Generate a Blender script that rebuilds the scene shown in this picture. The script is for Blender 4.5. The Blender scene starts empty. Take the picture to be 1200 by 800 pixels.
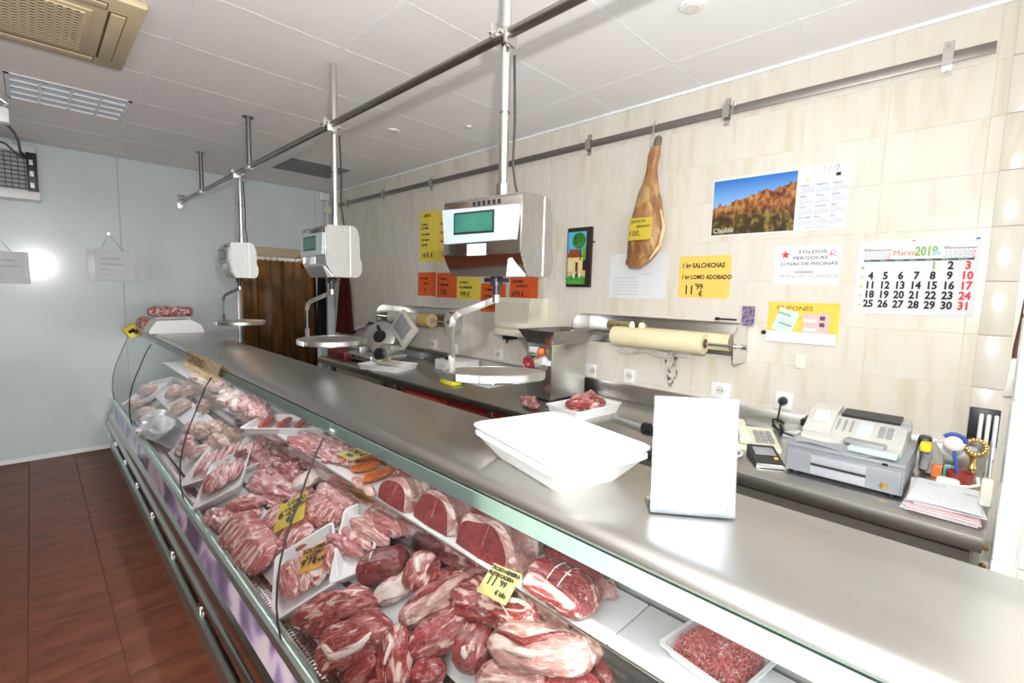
import bpy, bmesh, math, random
from mathutils import Vector, Matrix, noise
SC = bpy.context.scene
COL = SC.collection
rnd = random.Random(7)
PI = math.pi

# ------------------------------------------------------------------ camera
H = 1.55
FPX = 557.93
yaw, pit, rol = math.radians(134.752), math.radians(5.9086), math.radians(1.5464)
fwd = Vector((math.cos(yaw)*math.cos(pit), math.sin(yaw)*math.cos(pit), -math.sin(pit)))
r0 = Vector((math.sin(yaw), -math.cos(yaw), 0)); u0 = r0.cross(fwd)
RGT = r0*math.cos(rol) + u0*math.sin(rol)
UPV = -r0*math.sin(rol) + u0*math.cos(rol)
cd = bpy.data.cameras.new('camera'); cam = bpy.data.objects.new('camera', cd); COL.objects.link(cam)
cam.matrix_world = Matrix(((RGT.x, UPV.x, -fwd.x, 0), (RGT.y, UPV.y, -fwd.y, 0), (RGT.z, UPV.z, -fwd.z, H), (0, 0, 0, 1)))
cd.sensor_width = 36; cd.lens = FPX/1200*36; cd.clip_start = .02; cd.clip_end = 60
SC.camera = cam

# ------------------------------------------------------------------ world, lights, exposure
w = bpy.data.worlds.new('world'); SC.world = w; w.use_nodes = True
bg = w.node_tree.nodes['Background']; bg.inputs[0].default_value = (.93, .97, 1, 1); bg.inputs[1].default_value = 1.7
def lamp(kind, name, loc, energy, size=.1, col=(1, 1, 1), rot=None, sy=None):
    l = bpy.data.lights.new(name, kind); o = bpy.data.objects.new(name, l); COL.objects.link(o)
    o.location = loc; l.energy = energy; l.color = col
    if kind == 'AREA':
        l.size = size
        if sy: l.shape = 'RECTANGLE'; l.size_y = sy
        o.rotation_euler = rot
    else: l.shadow_soft_size = size
    return o
lamp('POINT', 'flash', (0.0, .08, 1.80), 96, .018, (1, .985, .96))
# daylight through the shop window to the right of and behind the photographer
lamp('AREA', 'window_daylight', (1.48, -.7, 1.55), 14, 2.6, (.93, .97, 1), (0, math.radians(104), 0), 1.9)
SC.view_settings.view_transform = 'Standard'; SC.view_settings.look = 'None'
SC.view_settings.gamma = 1; SC.view_settings.use_curve_mapping = False
SC.view_settings.exposure = .58

# ------------------------------------------------------------------ geometry helpers
FARX = -5.704; WY = 2.592; CZ = 2.669; ZT = 1.15; ZW = .90; ZS = .80
def ray(x, y): return fwd*FPX + RGT*(x-600) - UPV*(y-400)
CAMP = Vector((0, 0, H))
def onz(x, y, z): d = ray(x, y); return CAMP + d*((z-H)/d.z)
def ony(x, y, Y): d = ray(x, y); return CAMP + d*(Y/d.y)
def onx(x, y, X): d = ray(x, y); return CAMP + d*(X/d.x)
SL = .65; DN = Vector((0, -SL, 1)).normalized()
def onD(x, y, h=0):
    d = ray(x, y); o = Vector((0, .55, .43)) + DN*h
    return CAMP + d*((o-CAMP).dot(DN)/d.dot(DN))
UPZ = Vector((0, 0, 1))
def on(pl, x, y, h=0):
    if pl == 'D': return onD(x, y, h), DN
    return onz(x, y, {'S': ZS, 'T': ZT, 'W': ZW}[pl]+h), UPZ
def depth(p): return (p-CAMP).dot(fwd)

class MB:
    def __init__(s): s.bm = bmesh.new()
    def box(s, c, d, bev=0, rot=None, seg=2):
        r = bmesh.ops.create_cube(s.bm, size=1); vs = r['verts']
        M = Matrix.Translation(c) @ (rot.to_4x4() if rot else Matrix()) @ Matrix.Diagonal((d[0], d[1], d[2], 1))
        bmesh.ops.transform(s.bm, matrix=M, verts=vs)
        if bev: bmesh.ops.bevel(s.bm, geom=list({e for v in vs for e in v.link_edges}), offset=bev, segments=seg, affect='EDGES', profile=.5)
        return s
    def b(s, x0, x1, y0, y1, z0, z1, bev=0): return s.box(((x0+x1)/2, (y0+y1)/2, (z0+z1)/2), (abs(x1-x0), abs(y1-y0), abs(z1-z0)), bev)
    def tube(s, pts, r, n=12, cap=True, closed=False):
        pts = [Vector(p) for p in pts]; rings = []; N = len(pts)
        rr = r if isinstance(r, (list, tuple)) else [r]*N
        prev = None
        for i, p in enumerate(pts):
            t = (pts[(i+1) % N if closed else min(i+1, N-1)] - pts[(i-1) % N if closed else max(i-1, 0)]).normalized()
            if prev is None: a = t.orthogonal().normalized()
            else: a = (prev - t*prev.dot(t)).normalized()
            prev = a; b2 = t.cross(a)
            rings.append([s.bm.verts.new(p + (a*math.cos(k*2*PI/n) + b2*math.sin(k*2*PI/n))*rr[i]) for k in range(n)])
        m = N if closed else N-1
        for i in range(m):
            A, B = rings[i], rings[(i+1) % N]
            for k in range(n): s.bm.faces.new((A[k], A[(k+1) % n], B[(k+1) % n], B[k]))
        if cap and not closed:
            s.bm.faces.new(rings[0][::-1]); s.bm.faces.new(rings[-1])
        return s
    def lathe(s, c, prof, n=24, axis=(0, 0, 1)):
        ax = Vector(axis).normalized(); a = ax.orthogonal().normalized(); b2 = ax.cross(a); c = Vector(c); rings = []
        for r, h in prof: rings.append([s.bm.verts.new(c + ax*h + (a*math.cos(k*2*PI/n) + b2*math.sin(k*2*PI/n))*max(r, 1e-4)) for k in range(n)])
        for A, B in zip(rings, rings[1:]):
            for k in range(n): s.bm.faces.new((A[k], A[(k+1) % n], B[(k+1) % n], B[k]))
        s.bm.faces.new(rings[0][::-1]); s.bm.faces.new(rings[-1]); return s
    def prism(s, poly, a, b2, axis='x'):
        f = {'x': lambda t, p: (t, p[0], p[1]), 'y': lambda t, p: (p[0], t, p[1]), 'z': lambda t, p: (p[0], p[1], t)}[axis]
        A = [s.bm.verts.new(f(a, p)) for p in poly]; B = [s.bm.verts.new(f(b2, p)) for p in poly]; n = len(poly)
        for k in range(n): s.bm.faces.new((A[k], A[(k+1) % n], B[(k+1) % n], B[k]))
        s.bm.faces.new(A[::-1]); s.bm.faces.new(B); return s
    def sheet(s, rows, thick=0):
        V = [[s.bm.verts.new(p) for p in r] for r in rows]
        fs = [s.bm.faces.new((V[i][j], V[i][j+1], V[i+1][j+1], V[i+1][j])) for i in range(len(V)-1) for j in range(len(V[0])-1)]
        if thick: bmesh.ops.solidify(s.bm, geom=fs, thickness=thick)
        return s
    def ball(s, c, r, sc=(1, 1, 1), u=16, v=10):
        q = bmesh.ops.create_uvsphere(s.bm, u_segments=u, v_segments=v, radius=r)
        bmesh.ops.transform(s.bm, matrix=Matrix.Translation(c) @ Matrix.Diagonal((sc[0], sc[1], sc[2], 1)), verts=q['verts']); return s
INV = {}
def link(name, bm, mat, parent=None, smooth=True, world=True):
    if isinstance(bm, MB): bm = bm.bm
    if parent is not None and world and parent.name in INV: bmesh.ops.transform(bm, matrix=INV[parent.name], verts=bm.verts[:])
    bmesh.ops.recalc_face_normals(bm, faces=bm.faces[:])
    me = bpy.data.meshes.new(name); bm.to_mesh(me); bm.free()
    me.materials.append(mat)
    if smooth:
        me.polygons.foreach_set('use_smooth', [True]*len(me.polygons))
        me.set_sharp_from_angle(angle=math.radians(38))
    o = bpy.data.objects.new(name, me); COL.objects.link(o)
    if parent is not None:
        o.parent = parent
        if parent.name in INV: INV[o.name] = INV[parent.name]
    return o
def tag(o, label, cat, group=None):
    o['label'] = label; o['category'] = cat
    if group: o['group'] = group
    return o
def thing(name, label, cat, loc=(0, 0, 0), rz=0, group=None, mat=None):
    o = bpy.data.objects.new(name, None); COL.objects.link(o); o.empty_display_size = .05
    M = mat if mat else Matrix.Translation(loc) @ Matrix.Rotation(rz, 4, 'Z')
    o.matrix_world = M; INV[o.name] = M.inverted()
    return tag(o, label, cat, group)
def solo(name, mb, mat, label, cat, group=None, org=None, smooth=True):
    """a thing that is one mesh; built in world coordinates, origin moved to org"""
    bm = mb.bm
    if org is None:
        n = len(bm.verts); xs = [v.co for v in bm.verts]
        org = Vector((sum(v.x for v in xs)/n, sum(v.y for v in xs)/n, min(v.z for v in xs)))
    bmesh.ops.translate(bm, vec=-Vector(org), verts=bm.verts[:])
    o = link(name, bm, mat, None, smooth); o.location = org
    return tag(o, label, cat, group)
def struct(name, mb, mat, parent=None, smooth=False):
    o = link(name, mb, mat, parent, smooth)
    if parent is None: o['kind'] = 'structure'
    return o
def dup(root, M, label):
    r = root.copy(); COL.objects.link(r); r.matrix_world = M; r['label'] = label
    for ch in list(root.children):
        c = ch.copy(); COL.objects.link(c); c.parent = r
        for g in ch.children: d = g.copy(); COL.objects.link(d); d.parent = c
    return r
def text(body, size, parent, p, mat, rot=None, align='LEFT', shear=0, name='lettering', depth=.0003, sx=1, bold=0):
    """flat printed lettering: x along the sheet, z up, facing -y by default; p in world coordinates"""
    cu = bpy.data.curves.new(name, 'FONT'); cu.body = body; cu.size = size; cu.align_x = align; cu.extrude = depth; cu.shear = shear; cu.resolution_u = 2
    cu.offset = bold
    t = bpy.data.objects.new(name, cu); COL.objects.link(t)
    dg = bpy.context.evaluated_depsgraph_get(); me = bpy.data.meshes.new_from_object(t.evaluated_get(dg))
    bpy.data.objects.remove(t); bpy.data.curves.remove(cu)
    R = rot if rot else Matrix.Rotation(PI/2, 4, 'X')
    me.transform(Matrix.Translation(p) @ R @ Matrix.Diagonal((sx, 1, 1, 1)))
    if parent.name in INV: me.transform(INV[parent.name])
    me.materials.clear(); me.materials.append(mat)
    o = bpy.data.objects.new(name, me); COL.objects.link(o); o.parent = parent
    if parent.name in INV: INV[o.name] = INV[parent.name]
    return o

# ------------------------------------------------------------------ materials
def newmat(name):
    m = bpy.data.materials.new(name); m.use_nodes = True; nt = m.node_tree
    return m, nt, nt.nodes['Principled BSDF']
def N(nt, t, **k):
    n = nt.nodes.new(t)
    for a, v in k.items():
        if a.startswith('i_'):
            n.inputs[int(a[2:]) if a[2:].isdigit() else a[2:].replace('_', ' ')].default_value = v
        else: setattr(n, a, v)
    return n
def rgba(c): return (c[0], c[1], c[2], 1)
def plain(name, col, rough=.5, metal=0, var=.06, scale=25, bump=0, spec=.5, stretch=(1, 1, 1), coord='Object'):
    m, nt, b = newmat(name); L = nt.links
    tc = N(nt, 'ShaderNodeTexCoord'); mp = N(nt, 'ShaderNodeMapping'); mp.inputs['Scale'].default_value = stretch
    nz = N(nt, 'ShaderNodeTexNoise'); nz.inputs['Scale'].default_value = scale; nz.inputs['Detail'].default_value = 4
    L.new(tc.outputs[coord], mp.inputs[0]); L.new(mp.outputs[0], nz.inputs['Vector'])
    cr = N(nt, 'ShaderNodeValToRGB'); e = cr.color_ramp.elements
    e[0].position = .3; e[1].position = .7
    e[0].color = rgba([max(0, c*(1-var)) for c in col]); e[1].color = rgba([min(1, c*(1+var)) for c in col])
    L.new(nz.outputs['Fac'], cr.inputs[0]); L.new(cr.outputs[0], b.inputs['Base Color'])
    b.inputs['Roughness'].default_value = rough; b.inputs['Metallic'].default_value = metal; b.inputs['Specular IOR Level'].default_value = spec
    if bump:
        bp = N(nt, 'ShaderNodeBump'); bp.inputs['Strength'].default_value = bump; bp.inputs['Distance'].default_value = .002
        L.new(nz.outputs['Fac'], bp.inputs['Height']); L.new(bp.outputs[0], b.inputs['Normal'])
    return m
def ramp(nt, stops, inp):
    cr = N(nt, 'ShaderNodeValToRGB'); el = cr.color_ramp.elements
    while len(el) < len(stops): el.new(.5)
    for e, (p, c) in zip(el, stops): e.position = p; e.color = rgba(c)
    nt.links.new(inp, cr.inputs[0]); return cr
def mixc(nt, fac, a, b2):
    n = N(nt, 'ShaderNodeMix'); n.data_type = 'RGBA'; L = nt.links
    for v, i in ((fac, 0), (a, 6), (b2, 7)):
        if hasattr(v, 'links'): L.new(v, n.inputs[i])
        else: n.inputs[i].default_value = v if i == 0 else rgba(v)
    return n.outputs[2]
def meatmat(name, c1, c2, fat, lo, hi, sc=14, stretch=(.40, 1.5, 1.5), rough=.22, fine=.8, fil=.5):
    """muscle of two reds, patches of fat and thin pale sinew lines; varies from piece to piece"""
    m, nt, b = newmat(name); L = nt.links
    tc = N(nt, 'ShaderNodeTexCoord'); oi = N(nt, 'ShaderNodeObjectInfo')
    ad = N(nt, 'ShaderNodeVectorMath', operation='ADD'); ml = N(nt, 'ShaderNodeMath', operation='MULTIPLY'); ml.inputs[1].default_value = 17.0
    L.new(oi.outputs['Random'], ml.inputs[0]); L.new(tc.outputs['Object'], ad.inputs[0]); L.new(ml.outputs[0], ad.inputs[1])
    mp = N(nt, 'ShaderNodeMapping'); mp.inputs['Scale'].default_value = stretch; L.new(ad.outputs[0], mp.inputs[0])
    def nz(s_, d, dist=0): 
        n = N(nt, 'ShaderNodeTexNoise'); n.inputs['Scale'].default_value = s_; n.inputs['Detail'].default_value = d; n.inputs['Distortion'].default_value = dist; L.new(mp.outputs[0], n.inputs['Vector']); return n
    n1 = nz(sc*1.7, 7, .8); n2 = nz(sc*1.1, 6, 1.8); n3 = nz(sc*6, 4); n4 = nz(sc*2.2, 3, 2.5)
    base = ramp(nt, [(.30, c1), (.70, c2)], n1.outputs['Fac']).outputs[0]
    f2 = N(nt, 'ShaderNodeMath', operation='MULTIPLY_ADD'); L.new(n3.outputs['Fac'], f2.inputs[0]); f2.inputs[1].default_value = .25*fine; L.new(n2.outputs['Fac'], f2.inputs[2])
    o = .125*fine
    fm = ramp(nt, [(lo+o, (0, 0, 0)), (hi+o, (1, 1, 1))], f2.outputs[0])
    # sinew lines where the fourth noise crosses its middle
    sub = N(nt, 'ShaderNodeMath', operation='SUBTRACT'); L.new(n4.outputs['Fac'], sub.inputs[0]); sub.inputs[1].default_value = .5
    ab = N(nt, 'ShaderNodeMath', operation='ABSOLUTE'); L.new(sub.outputs[0], ab.inputs[0])
    fl = ramp(nt, [(0, (fil, fil, fil)), (.022, (0, 0, 0))], ab.outputs[0])
    mx = N(nt, 'ShaderNodeMath', operation='MAXIMUM'); L.new(fm.outputs[0], mx.inputs[0]); L.new(fl.outputs[0], mx.inputs[1])
    L.new(mixc(nt, mx.outputs[0], base, fat), b.inputs['Base Color'])
    b.inputs['Roughness'].default_value = rough; b.inputs['Specular IOR Level'].default_value = .6
    hs = N(nt, 'ShaderNodeMath', operation='ADD'); L.new(f2.outputs[0], hs.inputs[0]); L.new(n1.outputs['Fac'], hs.inputs[1])
    bp = N(nt, 'ShaderNodeBump'); bp.inputs['Strength'].default_value = .8; bp.inputs['Distance'].default_value = .006
    L.new(hs.outputs[0], bp.inputs['Height']); L.new(bp.outputs[0], b.inputs['Normal'])
    return m
def metal(name, col, rough, stretch=(1, 1, 1), scale=60, rv=.12, bump=.03):
    m, nt, b = newmat(name); L = nt.links
    tc = N(nt, 'ShaderNodeTexCoord'); mp = N(nt, 'ShaderNodeMapping'); mp.inputs['Scale'].default_value = stretch
    nz = N(nt, 'ShaderNodeTexNoise'); nz.inputs['Scale'].default_value = scale; nz.inputs['Detail'].default_value = 5
    L.new(tc.outputs['Object'], mp.inputs[0]); L.new(mp.outputs[0], nz.inputs['Vector'])
    mr = N(nt, 'ShaderNodeMapRange'); mr.inputs['To Min'].default_value = max(.02, rough-rv); mr.inputs['To Max'].default_value = rough+rv
    L.new(nz.outputs['Fac'], mr.inputs['Value']); L.new(mr.outputs[0], b.inputs['Roughness'])
    b.inputs['Base Color'].default_value = rgba(col); b.inputs['Metallic'].default_value = 1
    bp = N(nt, 'ShaderNodeBump'); bp.inputs['Strength'].default_value = bump; bp.inputs['Distance'].default_value = .001
    L.new(nz.outputs['Fac'], bp.inputs['Height']); L.new(bp.outputs[0], b.inputs['Normal'])
    return m
def thinglass(name, tint=(.93, 1, .97), haze=.03, hz=(.8, .9, .88), rough=.02):
    m, nt, b = newmat(name); L = nt.links; nt.nodes.remove(b); out = nt.nodes['Material Output']
    tr = N(nt, 'ShaderNodeBsdfTransparent'); tr.inputs[0].default_value = rgba(tint)
    gl = N(nt, 'ShaderNodeBsdfGlossy'); gl.inputs['Roughness'].default_value = rough
    df = N(nt, 'ShaderNodeBsdfDiffuse'); df.inputs[0].default_value = rgba(hz)
    fr = N(nt, 'ShaderNodeFresnel'); fr.inputs[0].default_value = 1.45
    nz = N(nt, 'ShaderNodeTexNoise'); nz.inputs['Scale'].default_value = 3; mr = N(nt, 'ShaderNodeMath', operation='MULTIPLY'); mr.inputs[1].default_value = haze*2
    L.new(nz.outputs['Fac'], mr.inputs[0])
    a = N(nt, 'ShaderNodeMixShader'); L.new(mr.outputs[0], a.inputs[0]); L.new(tr.outputs[0], a.inputs[1]); L.new(df.outputs[0], a.inputs[2])
    c = N(nt, 'ShaderNodeMixShader'); L.new(fr.outputs[0], c.inputs[0]); L.new(a.outputs[0], c.inputs[1]); L.new(gl.outputs[0], c.inputs[2])
    L.new(c.outputs[0], out.inputs[0]); return m

STEEL = metal('brushed_steel', (.62, .61, .59), .30, (1, 14, 14), 30, .08, .01)
TOPST = metal('worn_counter_steel', (.50, .49, .47), .34, (1.2, 9, 9), 5, .06, .004)
POL = metal('polished_steel', (.70, .69, .67), .14, rv=.06)
DARKST = metal('dark_steel', (.36, .34, .32), .3)
RAILST = metal('rail_steel', (.30, .285, .265), .36)
HOUS = metal('scale_housing_steel', (.47, .46, .44), .30, (10, 10, .5), 9, .2, .0)
ARMST = plain('grey_arm_steel', (.17, .165, .155), .42, metal=.3)
MIRROR = metal('mirror_steel', (.55, .52, .50), .10, rv=.04)
WHITE = plain('white_plastic', (.88, .89, .89), .35, var=.02)
FOAM = plain('white_foam', (.90, .90, .90), .55, var=.02, bump=.05, scale=200)
BOARD = plain('white_board_plastic', (.86, .87, .88), .4, var=.03)
PAPER = plain('white_paper', (.73, .76, .78), .8, var=.02)
BLACK = plain('black_plastic', (.015, .015, .018), .4)
INK = plain('black_ink', (.02, .018, .02), .8)
GREYINK = plain('grey_ink', (.42, .44, .50), .8)
REDINK = plain('red_ink', (.72, .05, .06), .8)
GREENINK = plain('green_ink', (.25, .50, .10), .8)
DKGREEN = plain('dark_green_ink', (.04, .12, .09), .8)
BLUEINK = plain('blue_ink', (.12, .2, .55), .8)
YEL = plain('yellow_card', (.88, .74, .10), .8, var=.04)
LYEL = plain('pale_yellow_card', (.90, .84, .38), .7, var=.04)
AMB = plain('amber_card', (.92, .60, .13), .8, var=.04)
ORG = plain('orange_red_card', (.80, .13, .025), .8, var=.05)
CREAM = plain('cream_plastic', (.84, .80, .64), .4, var=.03)
BEIGEP = plain('beige_plastic', (.72, .70, .62), .45, var=.04)
GREYP = plain('grey_plastic', (.33, .34, .36), .45, var=.05)
DRAWERG = plain('silver_grey_paint', (.28, .30, .33), .4, var=.04)
RED = plain('red_plastic', (.55, .03, .03), .4)
REDCL = plain('red_cloth', (.15, .015, .02), .9, bump=.3, scale=80)
DKCL = plain('dark_cloth', (.03, .03, .035), .9, bump=.3, scale=80)
BLUEP = plain('blue_plastic', (.04, .09, .42), .4)
TEAL = plain('teal_sponge', (.15, .60, .50), .9, bump=.5, scale=150)
SPY = plain('yellow_sponge', (.85, .75, .05), .9, bump=.5, scale=150)
WRAP = plain('cream_wrap_paper', (.86, .78, .50), .55, var=.03)
CARDB = plain('cardboard', (.52, .38, .17), .8)
GOLD = metal('old_gold', (.70, .48, .16), .35)
TAN = plain('tan_card', (.76, .63, .42), .85, var=.25, scale=60)
BROWN = plain('brown_wood', (.12, .05, .03), .5)
GROUT = plain('grout', (.70, .675, .61), .9)
FGROUT = plain('floor_grout', (.20, .10, .065), .9)
ALU = metal('green_tinted_profile', (.58, .68, .64), .34, (1, 8, 8))
PROFILE = plain('pale_green_profile', (.25, .305, .275), .35, var=.05)
GLASS = thinglass('case_glass', haze=.006)
CLEAR = thinglass('clear_acrylic', (.96, .98, 1), .06, (.9, .93, 1))
PVCS = thinglass('brown_curtain_strip', (.60, .45, .32), .10, (.30, .20, .12), .12)
FILM = thinglass('cling_film', (.98, .98, .98), .22, (.95, .95, .97), .08)

def wall_tile_mat():
    m, nt, b = newmat('beige_travertine_tile'); L = nt.links
    ge = N(nt, 'ShaderNodeNewGeometry'); oi = N(nt, 'ShaderNodeObjectInfo')
    mp = N(nt, 'ShaderNodeMapping'); mp.inputs['Scale'].default_value = (16, 8, 2.2)
    ml = N(nt, 'ShaderNodeMath', operation='MULTIPLY'); ml.inputs[1].default_value = 31.0; L.new(oi.outputs['Random'], ml.inputs[0])
    ad = N(nt, 'ShaderNodeVectorMath', operation='ADD'); L.new(ge.outputs['Position'], ad.inputs[0]); L.new(ml.outputs[0], ad.inputs[1]); L.new(ad.outputs[0], mp.inputs[0])
    n1 = N(nt, 'ShaderNodeTexNoise'); n1.inputs['Scale'].default_value = 1.0; n1.inputs['Detail'].default_value = 6; n1.inputs['Distortion'].default_value = .6; L.new(mp.outputs[0], n1.inputs['Vector'])
    cr = ramp(nt, [(.28, (.68, .60, .475)), (.46, (.725, .685, .60)), (.75, (.76, .73, .66))], n1.outputs['Fac'])
    L.new(cr.outputs[0], b.inputs['Base Color']); b.inputs['Roughness'].default_value = .22; b.inputs['Specular IOR Level'].default_value = .45
    return m
WTILE = wall_tile_mat()
def floor_tile_mat():
    m, nt, b = newmat('terracotta_tile'); L = nt.links
    ge = N(nt, 'ShaderNodeNewGeometry'); oi = N(nt, 'ShaderNodeObjectInfo')
    mp = N(nt, 'ShaderNodeMapping'); mp.inputs['Scale'].default_value = (9, 2.5, 5)
    ml = N(nt, 'ShaderNodeMath', operation='MULTIPLY'); ml.inputs[1].default_value = 23.0; L.new(oi.outputs['Random'], ml.inputs[0])
    ad = N(nt, 'ShaderNodeVectorMath', operation='ADD'); L.new(ge.outputs['Position'], ad.inputs[0]); L.new(ml.outputs[0], ad.inputs[1]); L.new(ad.outputs[0], mp.inputs[0])
    n1 = N(nt, 'ShaderNodeTexNoise'); n1.inputs['Scale'].default_value = 1.6; n1.inputs['Detail'].default_value = 8; n1.inputs['Distortion'].default_value = .8; L.new(mp.outputs[0], n1.inputs['Vector'])
    cr = ramp(nt, [(.30, (.10, .028, .014)), (.52, (.155, .045, .022)), (.75, (.20, .065, .036))], n1.outputs['Fac'])
    L.new(cr.outputs[0], b.inputs['Base Color']); b.inputs['Roughness'].default_value = .45; b.inputs['Specular IOR Level'].default_value = .35
    bp = N(nt, 'ShaderNodeBump'); bp.inputs['Strength'].default_value = .25; bp.inputs['Distance'].default_value = .003; L.new(n1.outputs['Fac'], bp.inputs['Height']); L.new(bp.outputs[0], b.inputs['Normal'])
    return m
FTILE = floor_tile_mat()
CTILE = plain('ceiling_panel_white', (.93, .915, .915), .85, var=.02, scale=140, bump=.12)
CGRID = plain('ceiling_grid_white', (.92, .94, .955), .6)
COLD = plain('pale_grey_cold_room_panel', (.60, .665, .68), .15, var=.03, scale=3)
PILT = plain('white_glazed_tile', (.78, .85, .87), .15, var=.02)

# ------------------------------------------------------------------ setting
def share_tiles(parent, base_name, cells, mat, mk):
    cache = {}
    for key, loc in cells:
        if key not in cache:
            o = link(base_name, mk(key), mat, parent, False); cache[key] = o.data
        else:
            o = bpy.data.objects.new(base_name, cache[key]); COL.objects.link(o); o.parent = parent
        o.location = loc
# floor
floor = struct('floor', MB().b(-7.2, 1.5, -2.2, 2.62, -.06, -.006), FGROUT)
cells = []
fy = [.19+.282*k for k in range(-5, 2)]
for j, y0 in enumerate(fy):
    for i in range(18):
        x0 = -5.70 + i*.405 + (.18 if j % 2 else 0)
        if x0 < 1.2: cells.append((0, (x0+.2, y0+.141, -.004)))
share_tiles(floor, 'tile', cells, FTILE, lambda k: MB().box((0, 0, 0), (.4015, .2785, .008), .0012, seg=1))
# aisle behind the counter: plain slab of the same tile
cells = [(0, (-5.5+i*.405, 1.05+j*.282, -.004)) for i in range(16) for j in range(3)]
share_tiles(floor, 'tile', cells, FTILE, lambda k: MB().box((0, 0, 0), (.4015, .2785, .008), .0012, seg=1))
# ceiling
ceil = struct('ceiling', MB().b(FARX-.1, 1.5, -2.2, WY+.1, CZ+.02, CZ+.08), CGRID)
gx, gy = .54, .575
LT = None; cells = []
for i in range(-1, 13):
    for j in range(-5, 4):
        x0 = -1.73 + (3-i)*gx; y0 = .52+gy*j
        x0 -= 0
        xa, xb = max(x0, FARX), x0+gx; ya, yb = y0, min(y0+gy, WY)
        if xb-xa < .03 or yb-ya < .03 or xa > 1.4: continue
        if abs((xa+xb)/2+4.16) < .1 and abs((ya+yb)/2-.2325) < .1: LT = (xa, xb, ya, yb); continue
        if abs((xa+xb)/2+4.70) < .1 and abs((ya+yb)/2-1.957) < .1: VT = (xa, xb, ya, yb); continue
        cells.append(((round(xb-xa, 3), round(yb-ya, 3)), ((xa+xb)/2, (ya+yb)/2, CZ+.008)))
share_tiles(ceil, 'panel', cells, CTILE, lambda k: MB().box((0, 0, 0), (k[0]-.013, k[1]-.013, .014), .003, seg=1))
gm = MB()
for i in range(-1, 14): 
    x = -1.73+(3-i)*gx+gx
    if FARX < x < 1.5: gm.b(x-.0085, x+.0085, -2.2, WY, CZ+.0003, CZ+.012)
link('grid_rail', gm, CGRID, ceil, False)['kind'] = 'stuff'
gm = MB()
for j in range(-5, 5): y = .52+gy*j; gm.b(FARX, 1.5, y-.0085, y+.0085, CZ, CZ+.0115)
link('cross_rail', gm, CGRID, ceil, False)['kind'] = 'stuff'
# customer-side wall and street end, out of frame but mirrored in the steel
SHOPW = plain('brown_grey_shop_wall', (.24, .20, .16), .7, var=.25, scale=2)
struct('wall_front', MB().b(FARX-.1, -.3, -2.3, -2.2, 0, CZ+.02), SHOPW)
# back wall
wb = struct('wall_back', MB().b(FARX-.1, 1.4, WY+.0015, WY+.1, 0, CZ+.02), GROUT)
tw, th = .3134, .205; cells = []
zj = [.82+.205*k for k in range(0, 10)]
for i in range(-5, 20):
    xb = -.057 - tw*i; xa = xb-tw
    for k, z0 in enumerate(zj):
        z1 = min(z0+th, CZ)
        xx = max(xa, FARX)
        if z1-z0 < .02 or xb-xx < .02: continue
        cells.append(((round(xb-xx, 3), round(z1-z0, 3)), ((xx+xb)/2, WY+.006, (z0+z1)/2)))
share_tiles(wb, 'tile', cells, WTILE, lambda k: MB().box((0, 0, 0), (k[0]-.0013, .012, k[1]-.0013), .0012, seg=1))
struct('trim_1', MB().b(FARX, 1.4, WY-.012, WY, CZ-.014, CZ), CGRID)
# far wall with a door opening
DY0, DY1, DZ = 1.60, 2.41, 1.87
wl = struct('wall_left', MB().b(FARX-.10, FARX-.012, -2.2, DY0, 0, CZ+.02).b(FARX-.10, FARX-.012, DY0, DY1, DZ, CZ+.02).b(FARX-.1, FARX-.012, DY1, WY+.1, 0, CZ+.02), COLD)
for ya, yb, za in ((-2.2, -.55, 0), (-.546, .605, 0), (.609, DY0, 0), (DY0, DY1, DZ), (DY1, WY, 0)):
    link('panel', MB().box((FARX-.006, (ya+yb)/2, (za+CZ)/2), (.012, yb-ya-.003, CZ-za), .002, seg=1), COLD, wl, False)
struct('baseboard_left', MB().b(FARX, FARX+.012, -2.2, DY0, 0, .035), WHITE)
# passage behind the curtain
PASS = plain('brown_passage_paint', (.26, .19, .10), .8, var=.7, scale=4)
lamp('POINT', 'passage_fill', (-6.5, 2.0, 2.0), 5, .1, (1, .88, .62))  # added warm fill to brighten the passage; no fixture behind it
pw = struct('trim_2', MB().b(-7.2, FARX-.1, DY0-.25, DY0-.2, 0, 2.3).b(-7.2, FARX-.1, DY1+.1, DY1+.15, 0, 2.3).b(-7.2, -7.15, DY0-.2, DY1+.1, 0, 2.3).b(-7.2, FARX-.1, DY0-.2, DY1+.1, 2.2, 2.25), PASS)
# door with strip curtain
LINT = plain('tan_lintel', (.55, .45, .29), .6)
d1 = struct('door_1', MB().b(FARX-.03, FARX+.035, DY0-.03, DY1+.04, DZ, DZ+.10, .004), LINT, smooth=True)
link('curtain_rail', MB().b(FARX+.005, FARX+.02, DY0-.01, DY1+.01, DZ-.035, DZ-.005), POL, d1)
hk = MB()
for k in range(14): hk.b(FARX+.018, FARX+.026, DY0+.03+k*.058, DY0+.045+k*.058, DZ-.045, DZ+.002)
link('rail_hooks', hk, WHITE, d1)['kind'] = 'stuff'
link('jamb', MB().b(FARX-.1, FARX+.02, DY0-.05, DY0, 0, DZ, .003), DARKST, d1); link('jamb', MB().b(FARX-.1, FARX+.02, DY1, DY1+.04, 0, DZ, .003), WHITE, d1)
for k in range(6):
    y = DY0+.02+k*.132; rows = []
    for zi in range(9):
        z = .02+zi*(DZ-.06)/8
        rows.append([(FARX-.02 + (.012 if k % 2 else 0) + .012*math.sin(3*t+k)*math.sin(zi*.7+k), y+t*.155, z) for t in (0, .25, .5, .75, 1)])
    link('curtain_strip', MB().sheet(rows, .002), PVCS, d1)
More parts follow.
